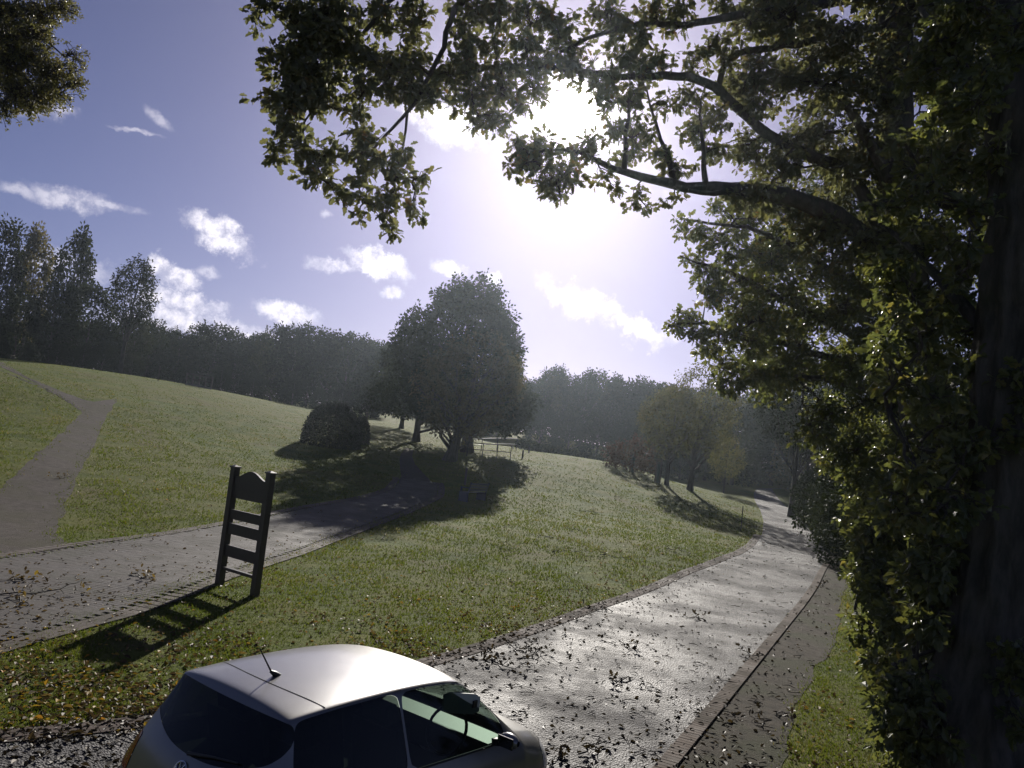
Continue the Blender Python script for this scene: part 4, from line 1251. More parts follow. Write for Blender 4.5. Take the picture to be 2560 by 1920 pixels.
# trees at the foot of the wood
for i, (u, v, D) in enumerate([(860, 960, 110), (930, 950, 108), (640, 925, 116), (740, 930, 114), (560, 905, 116), (800, 965, 112), (480, 900, 118)]):
    wood_tree(4, 'dark_leaf' if i > 1 else 'far_leaf', u, v, D * K_, 'low dark shrub along the foot of the middle wood, %s from its left' % ORD[[5, 6, 2, 3, 1, 4, 0][i]], 'shrubs at the foot of the middle wood', 'shrub')
# right wood with visible stems
rw = [(1340, 950, 128), (1372, 935, 126), (1400, 925, 130), (1432, 940, 128), (1468, 938, 126), (1502, 930, 128), (1538, 950, 126), (1575, 955, 124), (1612, 958, 122), (1648, 962, 120), (1690, 965, 118), (1285, 955, 124), (1240, 960, 124)]
rk = [2, 3, 3, 1, 3, 2, 3, 1, 3, 2, 1, 1, 2]
for i, (u, v, D) in enumerate(rw):
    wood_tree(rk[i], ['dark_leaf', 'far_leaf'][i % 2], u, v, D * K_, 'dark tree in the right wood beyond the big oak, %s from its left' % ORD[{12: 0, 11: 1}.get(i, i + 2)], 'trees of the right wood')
for i, (u, v, D) in enumerate([(1360, 1010, 116), (1430, 1020, 114), (1500, 1030, 114), (1570, 1040, 112), (1640, 1055, 112), (1250, 1010, 116), (1710, 1080, 110), (1180, 1000, 114), (1100, 990, 114)]):
    wood_tree(4, 'dark_leaf', u, v, D * K_, 'low dark shrub along the foot of the right wood, %s from its left' % ORD[[3, 4, 5, 6, 7, 2, 8, 1, 0][i]], 'shrubs at the foot of the right wood', 'shrub')
# far mass behind both woods: one uncountable wood
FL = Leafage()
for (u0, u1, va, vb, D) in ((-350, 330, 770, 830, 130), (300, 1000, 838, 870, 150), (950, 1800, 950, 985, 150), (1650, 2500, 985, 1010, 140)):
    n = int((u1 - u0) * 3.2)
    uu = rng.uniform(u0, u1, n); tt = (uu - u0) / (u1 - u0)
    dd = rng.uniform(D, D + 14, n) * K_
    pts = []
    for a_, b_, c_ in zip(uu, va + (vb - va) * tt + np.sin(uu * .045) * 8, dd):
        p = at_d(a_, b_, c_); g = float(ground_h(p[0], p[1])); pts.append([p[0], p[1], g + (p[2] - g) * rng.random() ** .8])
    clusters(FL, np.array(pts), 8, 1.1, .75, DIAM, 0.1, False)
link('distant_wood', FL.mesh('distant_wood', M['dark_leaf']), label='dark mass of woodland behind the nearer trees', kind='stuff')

# low dark leaf band, stand-in for a dark line across the far fairway
for i, (a, b) in enumerate((((1290, 1122), (1400, 1140)), ((1400, 1140), (1545, 1170)))):
    pa, pb = at_d(*a, 96 * K_), at_d(*b, 92 * K_)
    n = 900; t = rng.random(n)
    q = pa + (pb - pa) * t[:, None]; q[:, 1] += rng.normal(size=n) * .5
    q[:, 2] = ground_h(q[:, 0], q[:, 1]) + rng.random(n) ** .7 * .75
    L = Leafage(); L.add(*leaves(q, unit(n) + [0, 0, .5], unit(n), .30 + rng.random(n) * .2, DIAM, rng.random(n), centre=False))
    r = thing('low_hedge', ['low dark hedge crossing the far fairway next to the handrails', 'low dark hedge crossing the far fairway towards the reddish bush'][i], 'hedge', (pa[0], pa[1], float(ground_h(pa[0], pa[1]))), 0, 'low hedges on the far fairway')
    me_ = L.mesh('foliage', M['dark_leaf']); me_.transform(Matrix.Translation(-r.location)); link('foliage', me_, r)

# ------------------------------------------------------------------ near trees on the right and overhead
def seg_pts(line, D=None):
    return np.array([at_d(u, v, d) for (u, v, d) in line])
class NearTree:
    def __init__(s): s.T = MB(); s.tw = MB(); s.L = Leafage(); s.nodes = []; s.nr = []
    def limb(s, line, r0, r1, seg=10):
        p = seg_pts(line); q = resample3(p, 0.25)
        rr = np.linspace(r0, r1, len(q)) * (1 + rng.normal(size=len(q)) * .03)
        s.T.tube(q, rr, seg); s.nodes.append(q); s.nr.append(rr)
    def blob(s, u, v, ru, rv, D, dens=1.0, leaf=.112, per=7, depth=None, shape=OAK, tone=None, gap=1.9):
        """a leafy spray: a branch from the nearest limb with twigs ending in rosettes"""
        c = at_d(u, v, D); sc_ = D / F_PX
        ax, ay = ru * sc_, rv * sc_
        az = depth if depth else max(.35, (ax + ay) * .6)
        n = max(3, int(dens * (ru * rv * 3.14) / 210))
        d = unit(n) * (rng.random((n, 1)) ** .4)
        cen = c + d[:, :1] * ax * XC + d[:, 1:2] * ay * YC + d[:, 2:3] * az * FWD
        N = np.concatenate(s.nodes); k = np.argmin(((N - c) ** 2).sum(1))
        r_ = (cen - CAM) / np.linalg.norm(cen - CAM, axis=1)[:, None]
        cen = cen[r_ @ SUN < math.cos(R(gap))]                # the gap in the canopy where the sun stands
        if len(cen) == 0: return
        br = crooked(N[k], c, 6, .07)
        Lb = np.linalg.norm(N[k] - c)
        r0 = min(.012 + .011 * Lb, .06)
        s.tw.tube(br, np.linspace(r0, r0 * .4, 6), 5, False)
        s.nodes.append(br[2:]); s.nr.append(np.full(4, r0 * .5))
        for q in cen:
            j = rng.integers(2, 6)
            s.tw.tube(crooked(br[j], q, 4, .10), np.linspace(r0 * .38, .004, 4), 3, False)
        clusters(s.L, cen, per, leaf * .75, leaf, shape, .30, True, tone, .5)
    def build(s, name, label, cat, foot, bark, leafm, group=None):
        r = thing(name, label, cat, foot, 0, group)
        tr = Matrix.Translation(-Vector(foot))
        for nm, me in (('trunk', s.T.mesh('trunk', bark, True)), ('twigs', s.tw.mesh('twigs', M['twig'])), ('crown', s.L.mesh('crown', leafm))):
            me.transform(tr); link(nm, me, r)
        return r
def resample3(p, step):
    d = np.concatenate([[0], np.cumsum(np.linalg.norm(np.diff(p, axis=0), axis=1))])
    n = max(3, int(d[-1] / step)); s = np.linspace(0, d[-1], n + 1)
    q = np.stack([np.interp(s, d, p[:, k]) for k in range(3)], 1)
    for _ in range(2): q[1:-1] = .25 * q[:-2] + .5 * q[1:-1] + .25 * q[2:]
    q[1:-1] += rng.normal(size=(len(q) - 2, 3)) * .012
    return q

# the overhanging oak
rng = np.random.default_rng(77)
ok = NearTree()
gb_ = at_d(2345, 1400, 13.0); gfoot = (float(gb_[0]), float(gb_[1]), float(ground_h(gb_[0], gb_[1])))
trunk = [np.array(gfoot) - [0, 0, .4], np.array(gfoot) + [.0, 0, .6]] + [at_d(u, v, d) for u, v, d in ((2310, 1050, 13), (2275, 800, 13), (2250, 560, 13), (2235, 300, 13), (2240, 100, 13), (2235, -250, 13), (2260, -700, 13.2))]
tq = resample3(np.array(trunk), .25); trr = np.interp(np.linspace(0, 1, len(tq)), [0, .08, .5, 1], [.52, .38, .30, .14])
ok.T.tube(tq, trr, 34, ridge=.07); ok.nodes.append(tq); ok.nr.append(trr)
ok.limb([(2252, 690, 13), (2130, 560, 12.8), (1960, 482, 12.4), (1800, 470, 12.1), (1690, 468, 11.9), (1590, 440, 11.7), (1500, 405, 11.5), (1440, 372, 11.3), (1392, 366, 11.2), (1340, 380, 11.1)], .20, .012)
ok.limb([(1850, 470, 12.2), (1800, 498, 12.1), (1760, 480, 12.0), (1720, 476, 11.9)], .05, .035)
ok.limb([(2245, 640, 13), (2120, 420, 13.2), (2020, 390, 13.2), (1950, 355, 13), (1860, 290, 12.7), (1800, 225, 12.5), (1763, 195, 12.4), (1690, 186, 12.2), (1600, 196, 12), (1500, 188, 11.8), (1380, 165, 11.5), (1250, 165, 11.3), (1120, 185, 11)], .125, .022)
ok.limb([(1795, 222, 12.5), (1800, 150, 12.4), (1840, 130, 12.5), (1910, 122, 12.7), (2020, 105, 12.9), (2235, 60, 13)], .05, .07)
ok.limb([(2235, -20, 13), (2000, 20, 12.6), (1880, 30, 12.3), (1780, 55, 12.1), (1660, 62, 11.8), (1560, 60, 11.6), (1480, 95, 11.4), (1400, 130, 11.2)], .10, .025)
ok.limb([(2235, -200, 13), (1800, -120, 12), (1500, -60, 11.4), (1250, -30, 11), (1120, 10, 10.8), (1118, 90, 10.7), (1098, 152, 10.6), (1060, 215, 10.5), (1018, 285, 10.4), (943, 362, 10.2), (900, 420, 10.1)], .12, .014)
ok.limb([(1250, -30, 11), (1050, -40, 10.6), (960, 0, 10.4), (935, 60, 10.3), (905, 105, 10.2), (850, 130, 10.1), (780, 180, 10), (720, 240, 9.9)], .06, .012)
ok.limb([(1018, 285, 10.4), (1010, 340, 10.3), (1005, 400, 10.2), (985, 470, 10.1)], .02, .008)
ok.limb([(853, 168, 10.1), (820, 225, 10.0), (760, 300, 9.9), (740, 350, 9.9)], .022, .008)
ok.limb([(1690, 468, 11.9), (1660, 350, 11.7), (1625, 290, 11.6), (1632, 235, 11.5), (1600, 190, 11.5)], .05, .006)
ok.limb([(1560, 425, 11.6), (1570, 350, 11.5), (1560, 270, 11.4), (1590, 225, 11.5), (1575, 180, 11.5)], .045, .006)
ok.limb([(1765, 468, 12), (1755, 400, 11.9), (1760, 320, 11.9), (1745, 260, 12), (1765, 205, 12)], .05, .006)
ok.limb([(2250, 560, 13), (2200, 400, 12.6), (2140, 300, 12.3), (2080, 210, 12)], .14, .05)
OB = [  # u, v, ru, rv, D, density
    (708, 22, 60, 26, 9.9), (660, 20, 26, 14, 9.8), (640, 62, 22, 14, 9.7), (817, 22, 110, 40, 10), (803, 72, 90, 56, 10), (745, 108, 50, 36, 9.9), (708, 159, 50, 38, 9.9), (788, 174, 80, 50, 9.9), (752, 217, 82, 44, 9.9), (672, 246, 46, 20, 9.8),
    (727, 275, 45, 36, 9.8), (719, 311, 35, 32, 9.8), (803, 253, 58, 32, 9.9), (889, 282, 38, 24, 10), (690, 365, 28, 38, 9.8), (755, 362, 26, 36, 9.8), (803, 394, 52, 24, 9.9), (846, 369, 26, 20, 9.9), (795, 441, 42, 30, 9.8),
    (925, 336, 40, 22, 10), (904, 383, 45, 22, 10), (860, 488, 34, 22, 9.8), (912, 497, 26, 22, 9.9), (896, 535, 10, 12, 9.8), (900, 445, 32, 18, 9.9), (954, 398, 34, 26, 10), (996, 390, 40, 22, 10), (990, 434, 38, 24, 10),
    (976, 485, 32, 26, 10), (965, 535, 22, 36, 9.9), (980, 579, 10, 12, 9.9), (1048, 445, 28, 20, 10), (1037, 510, 20, 42, 10), (907, 217, 46, 34, 10), (853, 108, 62, 50, 10.1), (925, 152, 60, 42, 10.2), (980, 174, 50, 40, 10.3), (962, 36, 60, 40, 10.3),
    (1034, 33, 46, 40, 10.5), (1027, 94, 40, 24, 10.5), (1034, 152, 50, 34, 10.5), (1016, 217, 50, 40, 10.4), (962, 224, 34, 20, 10.3), (1070, 235, 50, 34, 10.6), (1124, 181, 60, 40, 10.9), (1161, 90, 40, 50, 10.8), (1179, 163, 50, 40, 11), (1179, 235, 36, 40, 11), (1192, 289, 34, 24, 11), (1140, 250, 40, 24, 10.9),
    (1179, 22, 60, 40, 10.9), (1254, 33, 60, 40, 11), (1236, 108, 40, 40, 11), (1327, 98, 50, 32, 11.2), (1320, 30, 50, 32, 11.1), (1381, 47, 60, 40, 11.3), (1417, 108, 60, 40, 11.3), (1254, 174, 72, 30, 11.2), (1345, 152, 62, 36, 11.4), (1435, 163, 60, 34, 11.5), (1254, 235, 56, 30, 11.2), (1325, 218, 50, 22, 11.3), (1248, 297, 40, 30, 11), (1300, 265, 36, 18, 11.2), (1350, 232, 30, 14, 11.3),
    (1507, 36, 60, 36, 11.5), (1562, 83, 50, 36, 11.6), (1634, 22, 60, 26, 11.8), (1598, 90, 40, 30, 11.7), (1562, 145, 60, 36, 11.8), (1652, 145, 50, 28, 12), (1688, 72, 40, 24, 12), (1525, 203, 58, 28, 11.8), (1616, 170, 46, 30, 11.9), (1480, 215, 36, 20, 11.6), (1700, 25, 50, 26, 12),
    (1363, 372, 55, 36, 11.2), (1319, 412, 52, 42, 11.1), (1374, 447, 50, 36, 11.2), (1300, 360, 38, 26, 11.1), (1428, 432, 30, 32, 11.2), (1400, 490, 26, 16, 11.1), (1507, 438, 24, 18, 11.4), (1453, 391, 40, 26, 11.4), (1533, 468, 24, 16, 11.5), (1598, 494, 30, 18, 11.6), (1616, 521, 20, 10, 11.6), (1677, 494, 36, 12, 11.8), (1480, 350, 40, 22, 11.4),
    (1520, 253, 44, 34, 11.5), (1590, 253, 42, 40, 11.6), (1543, 325, 44, 28, 11.6), (1598, 344, 42, 38, 11.7), (1652, 391, 44, 26, 11.8), (1724, 253, 46, 38, 12.1), (1742, 325, 42, 34, 12.1), (1797, 289, 50, 40, 12.4), (1779, 380, 52, 30, 12.2), (1700, 420, 46, 20, 12), (1660, 260, 30, 26, 11.8), (1560, 390, 36, 20, 11.6),
    (1740, 150, 46, 26, 12.3), (1860, 40, 70, 30, 12.4), (1900, 170, 60, 40, 12.8), (1780, 110, 40, 26, 12.2), (1950, 80, 60, 40, 12.9), (1860, 220, 60, 40, 12.9)]
for b in OB: ok.blob(*b, dens=.95)
# fuller crown to the right, round the limbs
for k in range(190):
    u = rng.uniform(1800, 2560); v = rng.uniform(-60, 640)
    if u < 1800 + max(0, (v - 420)) * .6: continue
    ok.blob(u, v, rng.uniform(36, 70), rng.uniform(26, 48), rng.uniform(11.2, 15.5), dens=.66)
ok.build('overhanging_oak', 'large oak whose leafy boughs spread across the top in front of the sun', 'tree', gfoot, M['bark'], M['oak_leaf'])

# second oak behind it, edge of the right wall of leaves
o2 = NearTree()
g2 = at_d(2270, 1270, 21.0); f2 = (float(g2[0]), float(g2[1]), float(ground_h(g2[0], g2[1])))
t2 = [np.array(f2) - [0, 0, .3], np.array(f2) + [0, 0, 1]] + [at_d(u, v, 21.0) for u, v in ((2260, 1000), (2250, 800), (2240, 560), (2240, 300))]
q2 = resample3(np.array(t2), .3); r2_ = np.linspace(.42, .12, len(q2)); o2.T.tube(q2, r2_, 20, ridge=.05); o2.nodes.append(q2); o2.nr.append(r2_)
for ln in ([(2255, 900, 21), (2060, 800, 20.6), (1980, 760, 20), (1850, 690, 19), (1760, 660, 18.5), (1700, 640, 18)], [(2255, 950, 21), (2060, 890, 20.6), (1960, 860, 20), (1840, 820, 19), (1740, 805, 18.4), (1670, 815, 18)], [(2250, 780, 21), (2080, 680, 20.5), (2000, 620, 20), (1880, 570, 19), (1780, 560, 18.4), (1700, 545, 18)], [(2258, 1000, 21), (2080, 950, 20.5), (1980, 940, 20), (1880, 920, 19.4), (1800, 920, 19)]):
    o2.limb(ln, .13, .02, 7)
for b in [(1715, 550, 34, 12), (1740, 575, 50, 24), (1790, 600, 60, 34), (1740, 655, 44, 26), (1770, 690, 56, 30), (1790, 740, 56, 36), (1725, 790, 54, 24), (1685, 815, 36, 18), (1740, 830, 50, 22), (1770, 870, 40, 26), (1810, 830, 60, 40), (1810, 900, 50, 36), (1830, 960, 46, 36), (1800, 520, 40, 20), (1850, 560, 60, 40), (1840, 640, 60, 40), (1850, 700, 60, 44), (1860, 780, 60, 50), (1880, 850, 60, 50), (1880, 930, 60, 40)]:
    o2.blob(*b, rng.uniform(17.6, 19.5), dens=1.3, leaf=.135)
for k in range(170):
    u = rng.uniform(1850, 2400); v = rng.uniform(430, 1180)
    if v > 900 and u < 1850 + (v - 900) * .95: continue
    o2.blob(u, v, rng.uniform(40, 66), rng.uniform(30, 50), rng.uniform(17.5, 24), dens=1.0, leaf=.13)
o2.build('roadside_oak', 'dense oak behind the overhanging one with ragged left edge against the sky', 'tree', f2, M['bark'], M['hedge_leaf'])

# thick trunk at the right picture edge, with leafy shoots
o3 = NearTree()
g3 = at_d(2440, 2080, 7.6); f3 = (float(g3[0]), float(g3[1]), 0.0)
t3 = [np.array(f3) + [0, 0, -.3], np.array(f3) + [.0, 0, .25]] + [at_d(u, v, 7.8) for u, v in ((2455, 1700), (2490, 1400), (2510, 1100), (2530, 800), (2545, 500), (2555, 200), (2560, -150), (2560, -600))]
q3 = resample3(np.array(t3), .15); r3_ = np.interp(np.linspace(0, 1, len(q3)), [0, .06, .25, .6, 1], [.66, .50, .34, .26, .18])
o3.T.tube(q3, r3_, 48, ridge=.085); o3.nodes.append(q3); o3.nr.append(r3_)
o3.limb([(2520, 900, 7.8), (2400, 760, 8.3), (2300, 640, 8.8), (2200, 560, 9.2)], .09, .02)
o3.limb([(2548, 420, 7.8), (2440, 260, 8), (2380, 120, 8.2), (2300, 20, 8.6)], .10, .03)
o3.limb([(2500, 1200, 7.8), (2390, 1080, 8.3), (2300, 1000, 8.8)], .05, .015)
for k in range(190):
    v = rng.uniform(-40, 1300); u = rng.uniform(2210 + max(0, 500 - v) * .25, 2580)
    if u > 2440 and rng.random() < .6: continue
    o3.blob(u, v, rng.uniform(28, 60), rng.uniform(24, 46), rng.uniform(7.2, 9.6), dens=.48, leaf=.105, shape=OAK)
for (u, v) in ((2530, 110), (2510, 150), (2545, 60), (2460, 210), (2440, 260), (2555, 1700), (2550, 1820), (2545, 1620)):
    o3.blob(u, v, 30, 36, 7.0, dens=.8, leaf=.10)
o3.build('leaning_trunk_tree', 'thick dark tree trunk at the right picture edge with leafy shoots', 'tree', f3, M['bark'], M['hedge_leaf'])

# shrubs of the hedge along the verge
def hedge_shrub(label, px, D, blobs, leafsz, nst=5):
    h = NearTree()
    g = at_d(px[0], px[1], D); f = (float(g[0]), float(g[1]), float(ground_h(g[0], g[1])))
    for k in range(nst):
        u, v, ru, rv = blobs[rng.integers(0, len(blobs))][:4]
        e = at_d(u, v, D + rng.normal() * .4)
        b = np.array(f) + [rng.normal() * .25, rng.normal() * .25, -.15]
        ln = crooked(b, e, 7, .05); h.T.tube(ln, np.linspace(.045, .012, 7), 6); h.nodes.append(ln); h.nr.append(np.linspace(.05, .012, 7))
    for (u, v, ru, rv, n) in blobs:
        for j in range(n):
            h.blob(u + rng.normal() * ru * .55, v + rng.normal() * rv * .55, rng.uniform(30, 56), rng.uniform(26, 46), D + rng.uniform(-.8, 1.4), dens=.75, leaf=leafsz, shape=OVAL if rng.random() < .4 else OAK)
    h.build('hedge_shrub', label, 'shrub', f, M['twig'], M['hedge_leaf'], 'shrubs of the roadside hedge')
hedge_shrub('nearest leafy shrub at the foot of the thick trunk', (2400, 1900), 7.9, [(2300, 1560, 70, 90, 13), (2280, 1720, 60, 80, 13), (2330, 1840, 80, 60, 11), (2225, 1800, 40, 50, 5), (2330, 1400, 80, 90, 12), (2250, 1880, 40, 30, 4)], .10)
hedge_shrub('second leafy shrub from the thick trunk along the verge', (2350, 1660), 10.8, [(2200, 1440, 50, 70, 11), (2260, 1300, 90, 80, 13), (2190, 1560, 36, 60, 8), (2200, 1660, 34, 50, 6), (2330, 1240, 90, 80, 11), (2290, 1500, 60, 80, 10), (2380, 1100, 70, 80, 9)], .11)
hedge_shrub('yellowish leafy shrub overhanging the dirt strip at the bend', (2300, 1490), 14.5, [(2170, 1330, 34, 50, 9), (2220, 1230, 70, 70, 12), (2160, 1420, 26, 40, 6), (2250, 1370, 60, 70, 10), (2330, 1150, 80, 80, 10)], .12)
hedge_shrub('dark leafy shrub behind the yellowish one along the verge', (2220, 1390), 20.0, [(2175, 1230, 34, 60, 8), (2170, 1150, 34, 60, 7), (2210, 1130, 80, 60, 9), (2185, 1310, 26, 30, 5), (2200, 1300, 50, 50, 7), (2280, 1200, 60, 80, 8)], .14)
hedge_shrub('tall leafy shrub filling the gap right of the thick trunk foot', (2530, 1850), 9.5, [(2540, 1500, 50, 150, 6), (2560, 1750, 40, 100, 5)], .10)
# trees farther along the right side of the road
rt = [(2012, 880, 66, 5, 'dark_leaf', 'ivy dark tree with black trunk beside the far bend of the road'), (2190, 840, 50, 5, 'far_leaf', 'broad tree behind the roadside hedge right of the far bend'), (2040, 960, 84, 5, 'far_leaf', 'leafy tree right of the far end of the road'),
      (2260, 800, 40, 6, 'dark_leaf', 'dark broad tree deep behind the roadside hedge'), (2420, 760, 32, 6, 'dark_leaf', 'dark broad tree behind the thick trunk'), (1945, 1000, 122, 1, 'dark_leaf', 'dark tree beyond the far end of the road'),
      (1850, 985, 112, 0, 'far_leaf', 'rounded tree left of the far end of the road'), (1900, 1010, 126, 1, 'dark_leaf', 'dark tree closing the far end of the road'), (2030, 1040, 110, 0, 'brown_leaf', 'olive brown tree farthest right beyond the road end'), (1780, 1000, 116, 1, 'dark_leaf', 'dark tree between the young tree and the right wood'), (2580, 700, 28, 6, 'dark_leaf', 'dark tree at the right picture edge behind the trunk'),
      (2190, 1000, 56, 6, 'dark_leaf', 'dark tree far behind the yellowish shrub')]
for u, v, D, kd, mk, lb_ in rt: wood_tree(kd, mk, u, v, D * K_, lb_, 'trees along the right of the road', 'roadside_tree')
for i, (u, v, D) in enumerate([(2062, 1150, 58), (2125, 1140, 44), (2165, 1170, 34), (2040, 1170, 74), (1905, 1180, 124), (1990, 1190, 112), (2240, 1150, 30), (2330, 1120, 25), (2450, 1050, 21)]):
    wood_tree(4, 'far_leaf' if i % 2 else 'dark_leaf', u, v, D * K_, ['shrub beside the road just beyond the bend', 'shrub right of the bend next to the black trunk', 'shrub at the inside of the bend behind the hedge', 'pale shrub on the grass right of the far road', 'dark shrub closing the far end of the road', 'low shrub right of the far road end', 'dark shrub deep behind the hedge', 'dark shrub behind the second hedge shrub', 'dark shrub behind the thick trunk foot'][i], 'shrubs along the right of the road', 'shrub')

# birch hanging in at the top left
bi = NearTree()
g4 = at_d(-420, 1600, 11.0); f4 = (float(g4[0]), float(g4[1]), float(ground_h(g4[0], g4[1])))
t4 = [np.array(f4) - [0, 0, .2]] + [np.array(f4) + [0, 0, h] for h in (2, 4, 6, 8, 10, 12)]
q4 = resample3(np.array(t4), .3); r4 = np.linspace(.17, .05, len(q4)); bi.T.tube(q4, r4, 10); bi.nodes.append(q4); bi.nr.append(r4)
for ln in ([(-420, 100, 11), (-250, 20, 11), (-100, 10, 11), (60, 60, 11), (150, 130, 11), (190, 170, 11)], [(-420, -100, 11), (-200, -80, 11.4), (40, -40, 11.4), (170, 20, 11.2)], [(-420, 200, 11), (-200, 130, 10.7), (-50, 130, 10.7), (60, 180, 10.7), (110, 240, 10.7)]):
    bi.limb(ln, .045, .008, 6)
for b in [(20, 20, 60, 30), (90, 30, 60, 30), (160, 10, 40, 22), (30, 80, 60, 36), (100, 90, 44, 36), (20, 150, 50, 40), (80, 160, 50, 40), (130, 170, 46, 30), (180, 165, 26, 24), (30, 220, 44, 40), (85, 235, 40, 36), (140, 225, 36, 26), (180, 215, 20, 24), (10, 280, 20, 24), (60, 285, 22, 18), (-60, 100, 80, 100), (-60, 0, 80, 60), (105, 262, 24, 16)]:
    for d_ in (10.6, 11.2):
        bi.blob(b[0] + rng.normal() * 8, b[1] + rng.normal() * 8, b[2], b[3] * 1.35, d_ + rng.normal() * .15, dens=2.6, leaf=.037, per=8, shape=DIAM)
bi.build('birch_tree', 'yellowish birch foliage hanging in at the top left corner', 'tree', f4, M['farbark'], M['birch_leaf'])
# ------------------------------------------------------------------ grass, fallen leaves, twigs
def on_hard(x, y, soft=0.0):
    h = inpoly(x, y, ROAD_POLY) | inpoly(x, y, PATH_POLY) | inpoly(x, y, DIRT_POLY) | inpoly(x, y, EDGE_POLY)
    jx, jy = (rng.normal(size=(2,) + np.shape(x)) * soft)
    for g in GRAV: h |= inpoly(x + jx, y + jy, g)
    return h
def visible_xy(n, d0, d1, power):
    """random ground spots in the camera's view, thinning with distance"""
    t = rng.random(n)
    a = 1 - power
    D = (d0 ** a + t * (d1 ** a - d0 ** a)) ** (1 / a)
    x = rng.uniform(-.80, .74, n) * D
    return x, D
rng = np.random.default_rng(5)
N = 420000
gxx, gyy = visible_xy(N, 7.2, 95, 1.5)
ok_ = ~on_hard(gxx + rng.normal(size=N) * .09, gyy + rng.normal(size=N) * .09, .22)
pn = _vn(gxx, gyy, 1.7, 3) + _vn(gxx, gyy, .6, 5) * .6
ok_ &= rng.random(N) < np.clip(.78 + pn * .55 - .75 * np.clip(_vn(gxx, gyy, 5.0, 21) * 2.2 - .3, 0, 1), .10, 1)
gxx, gyy, pn = gxx[ok_], gyy[ok_], pn[ok_]
n = len(gxx)
hgt = (.026 + .026 * rng.random(n)) * (1 + .25 * pn) * np.clip((gyy / 12) ** .55, .9, 1.7) * np.clip((100 - gyy) / 50, .2, 1)
wid = .0075 * np.clip((gyy / 10) ** .95, .8, 4.5)
an = rng.random(n) * 6.283
b0 = np.stack([gxx, gyy, ground_h(gxx, gyy) - .005], 1)
sd = np.stack([np.cos(an), np.sin(an), 0 * an], 1) * wid[:, None]
ln = rng.normal(size=(n, 3)) * .45; ln[:, 2] = 0
tip = b0 + (np.array([0, 0, 1.0]) + ln) * hgt[:, None]
v = np.stack([b0 - sd, b0 + sd, tip], 1).reshape(-1, 3)
f = np.arange(3 * n).reshape(-1, 3)
rv = np.clip(.44 + pn * .28 + _vn(gxx, gyy, 9.0, 31) * .35 + rng.normal(size=n) * .2, 0, 1)
link('grass', mesh_np('grass', v, f, M['blade'], False, np.repeat(rv, 3)), label='short green lawn grass blades', kind='stuff')

def scatter_leaves(name, label, x, y, mat, size, lift, parent=None, flat=.35, lo=0, hi=1, tint=None):
    n = len(x)
    p = np.stack([x, y, ground_h(x, y) + lift + rng.random(n) * .012], 1)
    a = unit(n); a[:, 2] *= .30
    nr = np.array([0, 0, 1.0]) + rng.normal(size=(n, 3)) * flat
    L = Leafage(); L.add(*leaves(p, a, nr, size * (.6 + rng.random(n) * .8), OVAL, lo + (hi - lo) * rng.random(n) ** 1.2, bend=.30, centre=False))
    return link(name, L.mesh(name, mat), label=label, kind='stuff')
# distance to the left road edge: litter gathers there
def near_line(x, y, line):
    l = np.asarray(line)[:, :2][::2]
    d = np.full(len(x), 1e9)
    for i in range(0, len(x), 4000):
        d[i:i + 4000] = np.sqrt(((np.stack([x[i:i + 4000], y[i:i + 4000]], 1)[:, None] - l[None]) ** 2).sum(-1)).min(1)
    return d
x, y = visible_xy(80000, 7.0, 50, 1.35)
hard = on_hard(x, y); dl = near_line(x, y, rl); dk = near_line(x, y, rr_)
dp = near_line(x, y, pl)
pk = _vn(x, y, 2.4, 11)
pr = .05 + .55 * np.exp(-dl / 1.0) + .22 * np.exp(-dl / 3.0) + .10 * np.exp(-dp / 1.2) + .42 * np.exp(-np.hypot(x + 4.8, y - 9.2) / 2.4)
pr = pr * np.clip(1 + pk * 1.2, .2, 2.2)
keep = ~hard & (rng.random(len(x)) < pr * .8)
scatter_leaves('fallen_leaves', 'fallen brown and yellow leaves scattered over the lawn', x[keep], y[keep], M['litter'], .072, .022)
onroad = inpoly(x, y, ROAD_POLY) | inpoly(x, y, DIRT_POLY) | inpoly(x, y, EDGE_POLY)
pr2 = .045 + .75 * np.exp(-dl / .55) + .20 * np.exp(-dk / .6) + .07 * inpoly(x, y, DIRT_POLY) + .75 * inpoly(x, y, EDGE_POLY)
keep = onroad & (rng.random(len(x)) < pr2 * .62)
scatter_leaves('wet_leaves', 'wet dark leaves littering the road and its edges', x[keep], y[keep], M['darklitter'], .068, .030)
onpath = inpoly(x, y, PATH_POLY)
keep = onpath & (rng.random(len(x)) < .07 + .10 * np.exp(-near_line(x, y, pl) / .5) + .25 * np.exp(-np.hypot(x + 7.2, y - 12) / 2.0))
scatter_leaves('path_leaves', 'leaves lying on the brick path', x[keep], y[keep], M['litter'], .066, .034, hi=.75)

# small dark twig bits on the road
tw = MB()
x, y = visible_xy(1500, 7.5, 40, 1.2)
sel = inpoly(x, y, ROAD_POLY) | (inpoly(x, y, DIRT_POLY) & (rng.random(1500) < .8))
for a, b in zip(x[sel], y[sel]):
    z = float(ground_h(a, b)) + .030
    t = rng.random() * 6.28; L_ = rng.uniform(.03, .11)
    d = np.array([math.cos(t), math.sin(t), 0]) * L_
    mid = np.array([a, b, z + .012]) + rng.normal(size=3) * [.02, .02, .004]
    tw.tube(np.array([np.array([a, b, z]) - d, mid, np.array([a, b, z]) + d]), [.005, .006, .003], 4, False)
tw.build('twig_litter', M['twig'], label='small dark twigs littering the road', kind='stuff')

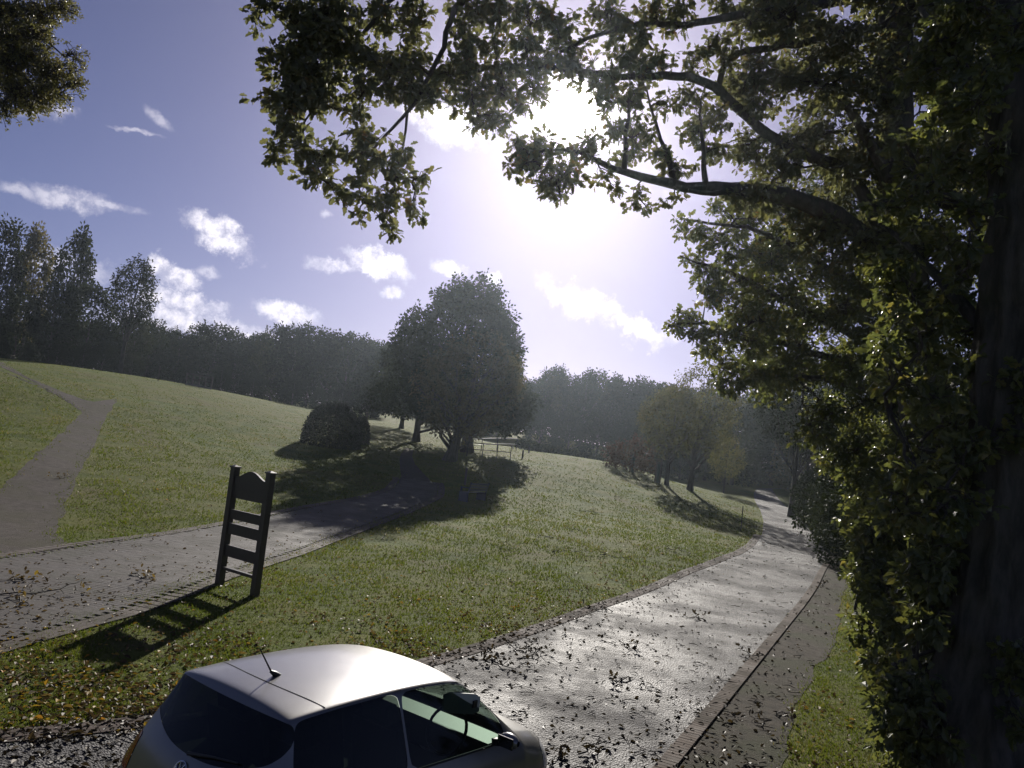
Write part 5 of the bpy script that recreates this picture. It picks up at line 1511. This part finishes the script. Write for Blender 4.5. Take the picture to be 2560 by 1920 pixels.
# fallen sprigs: a twig with wet leaves, told apart one by one
def sprig(label, u, v, s, mat='darklitter', grp='fallen sprigs on the road', nl=16, lift=.026):
    p = on_ground(u, v)
    r = thing('fallen_sprig', label, 'sprig', (p[0], p[1], float(ground_h(p[0], p[1])) + lift), rng.random() * 6.28, grp)
    T = MB(); main = crooked((-s * .55, 0, .012), (s * .55, rng.normal() * s * .15, .02), 6, .06)
    T.tube(main, np.linspace(.011, .005, 6), 5)
    tips = []
    for k in range(4):
        j = rng.integers(1, 5); q = main[j] + np.array([rng.normal() * .25, rng.normal() * .3, abs(rng.normal()) * .10 + .03]) * s
        T.tube(crooked(main[j], q, 4, .08), np.linspace(.006, .003, 4), 4, False); tips.append(q)
    T.build('stem', M['twig'], r)
    L = Leafage(); clusters(L, np.array(tips + [main[-1]]), max(2, nl // 5), .07, .085, OAK, -.1)
    link('leaves', L.mesh('leaves', M[mat]), r)
SP = [(1500, 1528, .5, 'dark sprig lying at the left road edge halfway to the bend'), (1555, 1618, .65, 'long dark sprig in the middle of the road'), (1740, 1550, .4, 'small dark sprig right of the road centre'), (1340, 1648, .7, 'long sprig across the road left of its centre'), (1300, 1625, .45, 'leafy sprig among the litter at the left road edge'),
      (1210, 1655, .45, 'upright dark sprig beside the brick edging near the car'), (1265, 1672, .5, 'flat sprig on the road just right of the car front'), (1500, 1890, .5, 'leafy sprig at the bottom edge right of the car'), (1360, 1905, .45, 'dark sprig at the bottom edge next to the car wheel'), (1565, 1710, .45, 'thin sprig on the road halfway between car and kerb'),
      (1890, 1645, .5, 'dark sprig lying across the brick kerb'), (2048, 1462, .5, 'clump of wet leaves on the far brick kerb'), (1910, 1790, .6, 'leafy clump on the dirt strip near the kerb'), (1905, 1365, .6, 'dark clump at the road edge on the inside of the bend'), (2015, 1345, .9, 'scrubby clump at the right road edge by the bend')]
for u, v, s, lb_ in SP: sprig(lb_, u, v, s)
for u, v, s, lb_ in [(110, 1490, 1.1, 'long leafy sprig lying on the brick path near the left edge'), (40, 1455, .5, 'bright yellow leafy sprig on the path at the left edge'), (365, 1445, .6, 'small leafy sprig on the path left of the sign'), (162, 1195, .6, 'dark sprig on the gravel path'), (60, 1510, .45, 'small brown sprig below the yellow one on the path')]:
    sprig(lb_, u, v, s, 'litter', 'fallen sprigs on the paths', 20)
for u, v, s, lb_ in [(965, 1345, .9, 'dark leafy sprig on the lawn beside the path edge'), (1540, 1245, 1.2, 'dark tuft high on the grassy slope'), (1475, 1282, 1.0, 'dark tuft halfway down the grassy slope'), (1363, 1290, .8, 'dark tuft left of the others on the slope'), (1435, 1328, .9, 'dark green tuft low on the slope'), (1352, 1342, .8, 'dark green tuft left and low on the slope'), (1258, 1367, .7, 'small dark tuft on the lawn left of the slope'), (1415, 1380, .8, 'dark tuft nearest the road centre on the lawn'), (1535, 1395, .8, 'leafy tuft on the lawn close to the road bend'), (1695, 1380, .8, 'dark tuft on the lawn by the road bend')]:
    sprig(lb_, u, v, s, 'oak_leaf', 'leafy tufts on the lawn', 26)
# ------------------------------------------------------------------ hazy sunlit air
hm = bpy.data.materials.new('haze'); hm.use_nodes = True
ht = NT(hm.node_tree)
pv = ht.n('ShaderNodeVolumePrincipled', Color=(0.74, 0.86, 1.0, 1), Density=0.00031, Anisotropy=0.82)
ht.n('ShaderNodeOutputMaterial', Volume=pv.outputs[0])
hb_ = MB(); hb_.box((0, 980, 12.6), (3500, 4300, 29.2))
link('haze', hb_.mesh('haze', hm), label='thin sunlit haze in the air over the golf course', kind='stuff')
